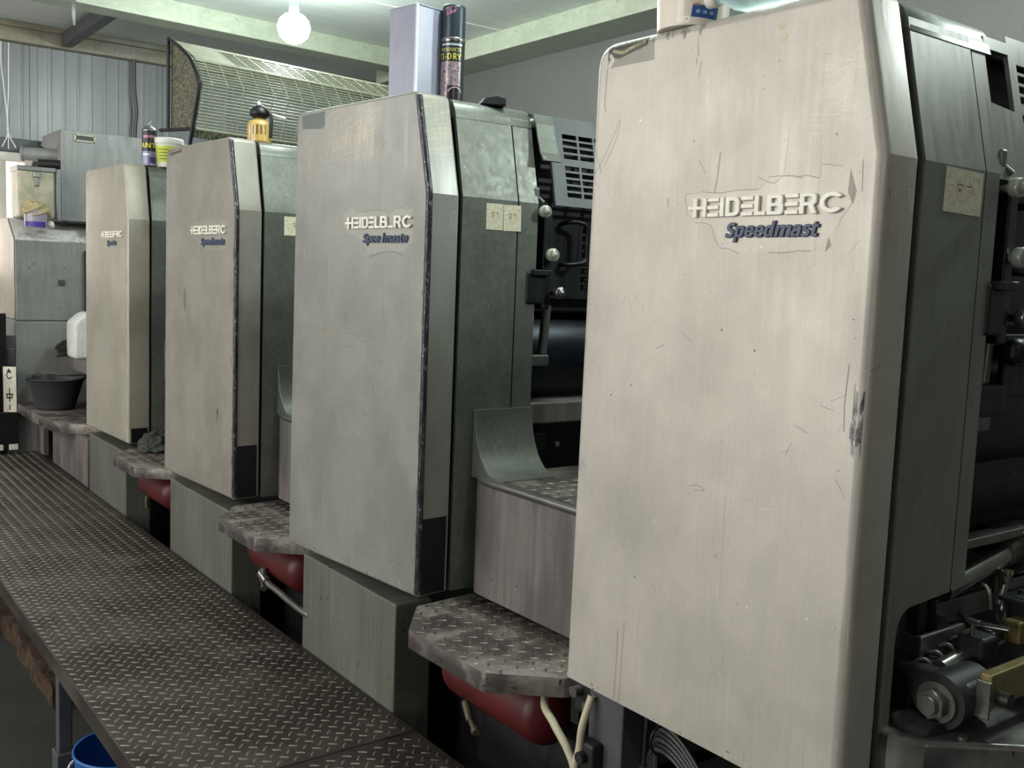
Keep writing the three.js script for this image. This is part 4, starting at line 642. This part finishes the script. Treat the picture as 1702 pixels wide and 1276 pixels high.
  const noteMat = (() => { const c = document.createElement('canvas'); c.width = 96; c.height = 256; const x = c.getContext('2d'); const R = rng(9); x.fillStyle = '#e6dfd0'; x.fillRect(0, 0, 96, 256); for (let i = 0; i < 60; i++) { x.globalAlpha = 0.12; x.fillStyle = '#a89c86'; x.beginPath(); x.ellipse(R() * 96, R() * 256, 6, 10, R() * 3, 0, 7); x.fill(); } x.globalAlpha = 1; x.strokeStyle = '#2b2522'; x.lineWidth = 7; x.lineCap = 'round';
    x.beginPath(); x.arc(46, 46, 18, 0.6, 5.2); x.moveTo(40, 14); x.lineTo(58, 30); x.moveTo(30, 24); x.lineTo(50, 20); x.stroke(); x.lineWidth = 8; x.beginPath(); x.moveTo(46, 120); x.lineTo(46, 190); x.moveTo(24, 150); x.lineTo(68, 150); x.moveTo(28, 170); x.lineTo(64, 168); x.moveTo(26, 150); x.lineTo(28, 170); x.moveTo(68, 150); x.lineTo(64, 168); x.moveTo(46, 208); x.lineTo(46, 232); x.stroke();
    const t = new THREE.CanvasTexture(c); t.colorSpace = THREE.SRGBColorSpace; return plain(0xffffff, 0.8, 0, { map: t }); })();
  const note = (z0, z1, y0, y1) => { const g = new THREE.PlaneGeometry(z1 - z0, y1 - y0, 6, 14), p = g.attributes.position; for (let i = 0; i < p.count; i++) p.setZ(i, 0.004 * Math.sin(p.getX(i) * 60) + 0.006 * Math.sin(p.getY(i) * 16)); g.computeVertexNormals(); noteMat.side = THREE.DoubleSide; return g.rotateY(Math.PI / 2 - 0.25).translate(0.05, (y0 + y1) / 2, (z0 + z1) / 2); };
  part('paper_note', note(-0.065, 0.005, 0.24, 0.52), noteMat, st, true); part('paper_note', note(0.03, 0.12, 0.22, 0.5), noteMat, st, true);
  part('white_tape', [box(0.05, 0.063, 0.025, 0.06, -0.07, -0.02, 0.002), box(0.05, 0.063, 0.025, 0.06, 0.01, 0.05, 0.002)], M.white, st);
}

// ---------------------------------------------------------------- raised grille guard, wall cable, strap, white lines
{
  const t = thing('grille_guard', 'raised cream grille guard with bent tube arm behind the third unit', 'guard', [-2.9, 1.25, -0.11], { turn: 0.16 });
  // local frame: -z to the back along the grille, +x to the front; y from 1.25
  const L = 1.36, top = [0, 0.51], lip = [0.19, 0.41], knee = [0.262, 0.31], low = [0.2, 0.13];
  const w = 0.006;
  const strip = (a, b, z0, z1, th = 0.004) => { const d = new THREE.Vector2(b[0] - a[0], b[1] - a[1]), n = new THREE.Vector2(-d.y, d.x).normalize().multiplyScalar(th); return extrude(rpoly([a, b, [b[0] + n.x, b[1] + n.y], [a[0] + n.x, a[1] + n.y]]), z1 - z0).translate(0, 0, z0); };
  const lerp = (a, b, k) => [a[0] + (b[0] - a[0]) * k, a[1] + (b[1] - a[1]) * k];
  part('end_plate', extrude(rpoly([[0, 0.13], [0, 0.51], [0.03, 0.5], [0.19, 0.41], [0.262, 0.31], [0.2, 0.13]], 0.004), 0.006).translate(0, 0, -0.02), M.filth, t);
  part('tube_arm', hose([[0.01, 0.515, 0], [0.1, 0.47, 0.0], [0.19, 0.412, 0], [0.245, 0.345, 0], [0.262, 0.31, 0], [0.255, 0.26, 0], [0.22, 0.16, 0], [0.17, 0.0, 0], [0.15, -0.06, 0]], 0.0085, 70, 8, 0.2), M.black, t);
  part('back_post', [rod([0, 0.13, 0], [0, 0.52, 0], 0.008, 8), rod([-0.07, 0.14, 0], [0.21, 0.125, 0], 0.008, 8)], M.black, t);
  // cream top strip: plain end, then slots with cross bars
  part('strip_end', [strip(lerp(top, lip, 0.12), lip, -0.21, -0.03), strip(lerp(top, lip, 0.1), lip, -L, -L + 0.06)], M.guard, t);
  part('strip_edge', [strip(top, lerp(top, lip, 0.14), -L, 0), strip(lerp(top, lip, 0.93), lip, -L, -0.02)], M.guard, t);
  for (let i = 0; i < 16; i++) part('cross_bar', strip(lerp(top, lip, 0.1), lip, -0.212 - i * 0.0735 - 0.008, -0.212 - i * 0.0735), M.guard, t);
  for (let i = 1; i < 7; i++) part('slot_bar', strip(lerp(top, lip, 0.14 + i * 0.115), lerp(top, lip, 0.14 + i * 0.115 + 0.02), -L, -0.2), M.guardBar, t);
  // front mesh: horizontal slats and vertical rods
  const front = (k) => (k < 0.35 ? lerp(lip, knee, k / 0.35) : lerp(knee, low, (k - 0.35) / 0.65));
  for (let i = 0; i <= 22; i++) { const p = front(i / 22); part('slat', rod([p[0], p[1], -L], [p[0], p[1], -0.02], i % 22 === 0 ? 0.006 : 0.0032, 6), M.guardBar, t); }
  for (let i = 0; i < 18; i++) { const z = -0.06 - i * 0.0735; part('vertical_rod', polyline([[...lip, z], [...knee, z], [...low, z]], 0.0028, 6), M.guardBar, t); }
  part('bottom_rail', strip(low, [low[0] - 0.02, low[1] - 0.03], -L, -0.01, 0.012), M.filth, t);
  part('back_sheet', strip([0.02, 0.13], [0.02, 0.42], -L, -0.3, 0.004), M.sheet, t);
}
{
  const c = mesh('wall_cable', hose([[-5.7, 2.2, -0.77], [-5.7, 2.0, -0.772], [-5.7, 1.85, -0.785], [-5.7, 1.7, -0.775], [-5.7, 1.3, -0.775]], 0.0125, 40, 10), M.greyBar); tag(c, 'dark cable hanging down the ribbed wall left of the grille guard', 'cable');
  const s = mesh('hanging_strap', (() => { const g = new THREE.BoxGeometry(0.003, 0.26, 0.035, 1, 16, 2), p = g.attributes.position; for (let i = 0; i < p.count; i++) { const y = p.getY(i), k = (y + 0.13) / 0.26; p.setXYZ(i, p.getX(i) + 0.012 * Math.sin(k * 5), y, p.getZ(i) * (0.35 + 0.65 * k) + 0.006 * Math.sin(k * 4)); } g.computeVertexNormals(); return g.translate(-4.3, 2.185, -0.06); })(), M.dullSteel); tag(s, 'bent metal strap dangling from the ceiling beam at the upper left', 'strap');
  const w = plain(0xe6e8e8, 0.4);
  const st = thing('wall_strings', 'pair of thin white lines meeting in one point on the far ribbed wall', 'strings', [-5.76, 1.64, 0.01]);
  part('string', hose([[0.02, 0.55, 0.035], [0.02, 0.42, 0.035], [0.02, 0.25, 0.02], [0.02, 0.0, 0.0], [0.02, -0.11, 0.035]], 0.004, 40, 6), w, st); part('string', hose([[0.02, 0.55, -0.01], [0.02, 0.42, -0.008], [0.02, 0.25, -0.006], [0.02, 0.0, 0.0], [0.02, -0.11, -0.045]], 0.004, 40, 6), w, st); part('knot', new THREE.SphereGeometry(0.009, 10, 8).translate(0.02, 0, 0), w, st); part('string_tail', rod([0.02, 0, 0], [0.02, -0.12, -0.002], 0.003, 6), w, st);  // thin white tubes that meet in one point and spread below it
}

// ---------------------------------------------------------------- things standing on the units
function labelTex(w, h, draw) { const c = document.createElement('canvas'); c.width = w; c.height = h; draw(c.getContext('2d'), w, h); const t = new THREE.CanvasTexture(c); t.colorSpace = THREE.SRGBColorSpace; t.wrapS = THREE.RepeatWrapping; return t; }
const facing = (x, z) => Math.atan2(1.501 - x, 1.289 - z) - Math.PI;      // turns the middle of a wrapped label to the aisle
{
  // tall black spray can on the second unit
  const px = -0.735, pz = -0.15;
  const can = thing('spray_can', 'tall black spray can with pink print standing on the second nearest unit', 'spray can', [px, 1.253, pz], { turn: facing(px, pz) });
  const tex = labelTex(1024, 768, (x, w, h) => {
    x.fillStyle = '#20262b'; x.fillRect(0, 0, w, h);
    x.fillStyle = '#aab4bb'; x.fillRect(330, 40, 330, 26);
    x.font = 'bold 62px sans-serif'; x.textAlign = 'right'; x.fillStyle = '#b7b25a'; x.fillText('PRODUCTS', 640, 140);
    x.font = 'bold 110px sans-serif'; x.fillStyle = '#c9bf4a'; x.fillText('ANTI-DRY', 640, 240);
    x.fillStyle = '#8c7f86'; x.fillRect(300, 262, 335, 470); const R = rng(31);
    for (let i = 0; i < 260; i++) { x.globalAlpha = 0.4; x.fillStyle = ['#5f3b4d', '#b79aa6', '#4a4650', '#c9a79e'][(R() * 4) | 0]; x.beginPath(); x.ellipse(300 + R() * 335, 270 + R() * 450, 6 + R() * 22, 4 + R() * 12, R() * 3, 0, 7); x.fill(); }
    x.globalAlpha = 1; x.fillStyle = '#241f24'; x.fillRect(440, 560, 195, 172); x.strokeStyle = '#cdbcb4'; x.lineWidth = 12; x.beginPath(); x.arc(560, 690, 110, 3.6, 5.8); x.stroke();
  });
  part('can_body', new THREE.CylinderGeometry(0.031, 0.031, 0.155, 40, 1, true).rotateY(-Math.PI).rotateY(Math.PI).translate(0, 0.0775, 0), plain(0xffffff, 0.32, 0.2, { map: tex, clearcoat: 0.4 }), can, true);
  part('can_rim', [lathe([[0.031, 0.152], [0.0325, 0.157], [0.031, 0.162], [0.029, 0.165]], 32), lathe([[0, 0], [0.0315, 0], [0.032, 0.004], [0.031, 0.006]], 32)], M.steel, can);
  const capTex = labelTex(512, 256, (x) => { x.fillStyle = '#23313d'; x.fillRect(0, 0, 512, 256); x.save(); x.translate(236, 205); x.rotate(-0.12); x.font = 'italic bold 46px sans-serif'; x.textAlign = 'center'; x.fillStyle = '#a4607a'; x.fillText('EES', 0, 0); x.restore(); });
  part('cap', lathe([[0.0305, 0.16], [0.0305, 0.235], [0.0295, 0.242], [0.026, 0.2455], [0, 0.246]], 40), plain(0xffffff, 0.35, 0, { map: capTex }), can, true);
  // tall lavender carton
  const cx = -0.795, cz = -0.085;
  const ct = thing('carton', 'tall pale lavender carton on the second nearest unit, left of the black spray can', 'carton', [cx, 1.253, cz], { turn: 0.18 });
  const mat = worn(0x9495a8, { alt: 0x888b9f, rough: 0.3, streak: 0.03, size: [0.3, 0.3], seed: 65, n: 256, more: { clearcoat: 0.3 } });
  part('carton_body', box(-0.055, 0.05, 0, 0.232, -0.07, 0.055, 0.004), mat, ct); part('corner_fold', [box(0.046, 0.052, 0, 0.234, 0.048, 0.056, 0.002), box(0.049, 0.0525, 0, 0.233, -0.052, -0.047, 0.001)], plain(0xd6d9e4, 0.3), ct); part('top_flap', box(-0.054, 0.051, 0.231, 0.234, -0.068, 0.054, 0.001), mat, ct);
  const d = mesh('metal_clip', extrude(rpoly([[-0.035, 0], [0.035, 0], [0.035, 0.02], [0.01, 0.026], [-0.02, 0.018]]), 0.04, 0.003, 1).rotateY(1.2).translate(-0.69, 1.252, -0.24), M.core); tag(d, 'small dark metal block lying on the second nearest unit behind the spray can', 'block');

  // oil bottle on the third unit
  const ob = thing('oil_bottle', 'small amber oil bottle with black pump head on the third unit', 'bottle', [-1.965, 1.253, -0.135], { turn: facing(-1.965, -0.135) });
  const bt = labelTex(512, 256, (x) => { x.fillStyle = '#b99a56'; x.fillRect(0, 0, 512, 256); x.fillStyle = '#6e5526'; for (let k = 0; k < 4; k++) x.fillRect(205 + k * 28, 128, 17, 26); for (let k = 0; k < 3; k++) x.fillRect(205, 172 + k * 14, 100 - k * 12, 6); x.strokeStyle = '#7a5c28'; x.lineWidth = 4; x.strokeRect(190, 60, 130, 160); });
  part('bottle_body', lathe([[0, 0], [0.04, 0], [0.042, 0.006], [0.042, 0.062], [0.036, 0.076], [0.02, 0.084], [0.018, 0.09]], 36), plain(0xffffff, 0.25, 0, { map: bt, clearcoat: 0.7 }), ob, true);
  part('pump_cap', lathe([[0, 0.134], [0.012, 0.134], [0.024, 0.126], [0.034, 0.112], [0.034, 0.098], [0.024, 0.09], [0.018, 0.086]], 28), M.black, ob);
  part('spout', [rod([0.02, 0.112, 0], [0.09, 0.096, 0.02], 0.004, 8), rod([0.0, 0.13, 0], [-0.004, 0.148, 0], 0.006, 8)].map((g) => g.rotateY(3.5)), M.white, ob); part('trigger', hose([[0.025, 0.12, 0], [0.045, 0.1, 0], [0.048, 0.06, 0], [0.046, 0.02, 0]], 0.006, 20, 6).rotateY(2.6), M.black, ob);

  // can and tub on the farthest unit
  const sc = thing('spray_can', 'small black spray can with silver top beside the yellow tub on the farthest unit', 'spray can', [-3.21, 1.253, -0.125], { turn: facing(-3.21, -0.125) });
  const st = labelTex(512, 512, (x) => { x.fillStyle = '#22252c'; x.fillRect(0, 0, 512, 512); x.fillStyle = '#9c6b7a'; x.fillRect(180, 70, 150, 40); x.font = 'bold 96px sans-serif'; x.textAlign = 'center'; x.fillStyle = '#d9c62e'; x.fillText('ANTI', 256, 250); x.fillStyle = '#8a86a8'; x.fillRect(150, 300, 220, 200); x.fillStyle = '#cfcbd8'; x.fillRect(170, 330, 90, 30); x.fillStyle = '#4a3d70'; x.fillRect(260, 380, 80, 90); });
  part('can_body', new THREE.CylinderGeometry(0.032, 0.032, 0.16, 36, 1, true).translate(0, 0.08, 0), plain(0xffffff, 0.35, 0.2, { map: st }), sc, true); part('can_top', lathe([[0.032, 0.158], [0.033, 0.164], [0.026, 0.174], [0.012, 0.182], [0.01, 0.186], [0.011, 0.2], [0.006, 0.204], [0, 0.204]], 32), M.steel, sc); part('can_base', lathe([[0, 0], [0.033, 0], [0.033, 0.005], [0.032, 0.007]], 32), M.steel, sc);
  const tb = thing('plastic_tub', 'white plastic tub with a bright yellow label on the farthest unit', 'tub', [-3.2, 1.253, -0.205], { turn: facing(-3.2, -0.205) });
  const tt = labelTex(1024, 256, (x) => { x.fillStyle = '#d9dac6'; x.fillRect(0, 0, 1024, 256); x.fillStyle = '#c8cf3a'; x.fillRect(360, 30, 300, 170); x.fillStyle = '#5e6428'; x.font = 'bold 30px sans-serif'; x.textAlign = 'center'; for (let k = 0; k < 4; k++) x.fillRect(400, 60 + k * 34, 220 - (k % 2) * 50, 10); });
  part('tub_body', lathe([[0.052, 0.0], [0.066, 0.105]], 40), plain(0xffffff, 0.45, 0, { map: tt }), tb, true); part('tub_lid', lathe([[0.066, 0.105], [0.07, 0.107], [0.07, 0.125], [0.068, 0.131], [0.06, 0.133], [0.0, 0.133]], 40), M.white, tb); part('tub_base', lathe([[0, 0.001], [0.052, 0.0], [0.053, 0.004]], 32), M.white, tb);

  // tub and clear bottle on the nearest unit
  const wb = thing('plastic_tub', 'large white plastic tub with a blue label strip on the nearest unit', 'tub', [0.205, 1.256, -0.05], { turn: facing(0.205, -0.05) });
  const wt = labelTex(1024, 512, (x) => { x.fillStyle = '#dccfc4'; x.fillRect(0, 0, 1024, 512); x.fillStyle = '#efeae2'; x.fillRect(440, 360, 30, 140); x.strokeStyle = '#f7f3ec'; x.lineWidth = 8; x.beginPath(); x.arc(484, 480, 14, 0, 7); x.stroke(); x.fillStyle = '#2d4f86'; x.save(); x.translate(568, 440); x.rotate(0.1); x.fillRect(-62, -38, 124, 72); x.fillStyle = '#7fa5d0'; for (let k = 0; k < 3; k++) { x.beginPath(); x.arc(-34 + k * 32, 0, 11, 0, 7); x.fill(); } x.restore(); x.fillStyle = '#a3846f'; x.fillRect(515, 390, 26, 14); });
  part('tub_body', lathe([[0.062, 0], [0.069, 0.15]], 44), plain(0xffffff, 0.4, 0, { map: wt }), wb, true); part('tub_lid', lathe([[0.069, 0.148], [0.073, 0.15], [0.073, 0.17], [0.07, 0.174], [0, 0.174]], 40), M.white, wb); part('tub_base', lathe([[0, 0.001], [0.062, 0]], 32), M.white, wb);
  const cb = thing('plastic_bottle', 'clear crumpled plastic bottle on the nearest unit right of the white tub', 'bottle', [0.395, 1.256, -0.02]);
  part('bottle_shell', lathe([[0, 0.002], [0.03, 0], [0.034, 0.01], [0.032, 0.03], [0.034, 0.05], [0.032, 0.07], [0.034, 0.11], [0.026, 0.14], [0.012, 0.16], [0.012, 0.175]], 24).rotateZ(Math.PI / 2).translate(0.08, 0.034, 0).rotateY(0.1), plain(0xcfe3e4, 0.08, 0, { transmission: 0.85, thickness: 0.002, ior: 1.4 }), cb); part('bottle_cap', lathe([[0, 0], [0.014, 0], [0.014, 0.02], [0, 0.021]], 16).rotateZ(Math.PI / 2).translate(-0.095, 0.034, 0.01), M.white, cb);
}

// ---------------------------------------------------------------- below the walkway
{
  const b = thing('bin', 'blue plastic bin with a wire handle half under the walkway edge, lower left', 'bin', [-1.3, FLOOR, 0.52]);
  part('bin_wall', lathe([[0, 0.01], [0.1, 0.006], [0.105, 0.0], [0.11, 0.012], [0.126, 0.28], [0.132, 0.284], [0.132, 0.294], [0.122, 0.292], [0.104, 0.02], [0, 0.018]], 36), M.blueBin, b);
  part('wire_handle', hose([[-0.115, 0.286, 0.06], [-0.132, 0.235, 0.08], [-0.115, 0.215, 0.115], [-0.02, 0.225, 0.14], [0.08, 0.27, 0.12]], 0.004, 40, 6), M.white, b);
  const c = mesh('paper_scrap', box(-0.9, -0.885, FLOOR + 0.001, FLOOR + 0.26, 0.62, 0.7, 0.002, 1), M.white); tag(c, 'white card leaning under the walkway edge right of the blue bin', 'card');
  const g = new THREE.BoxGeometry(2.2, 0.1, 0.4, 70, 6, 24), p = g.attributes.position; for (let i = 0; i < p.count; i++) { const x = p.getX(i), y = p.getY(i), z = p.getZ(i); p.setY(i, y + (y > 0 ? 0.07 * (fbm((x + 2) / 4, (z + 2) / 4, 40, 40, 3, 5) - 0.5) : 0)); p.setZ(i, z + 0.05 * (fbm((x + 2) / 4, (y + 2) / 4, 30, 30, 3, 7) - 0.5)); } g.computeVertexNormals();
  const m = mesh('coir_mat', g.translate(-3.4, FLOOR + 0.052, 0.29), M.brown); tag(m, 'heap of rough brown fibrous matting on the floor under the walkway', 'matting');
}

renderer.render(scene, camera);
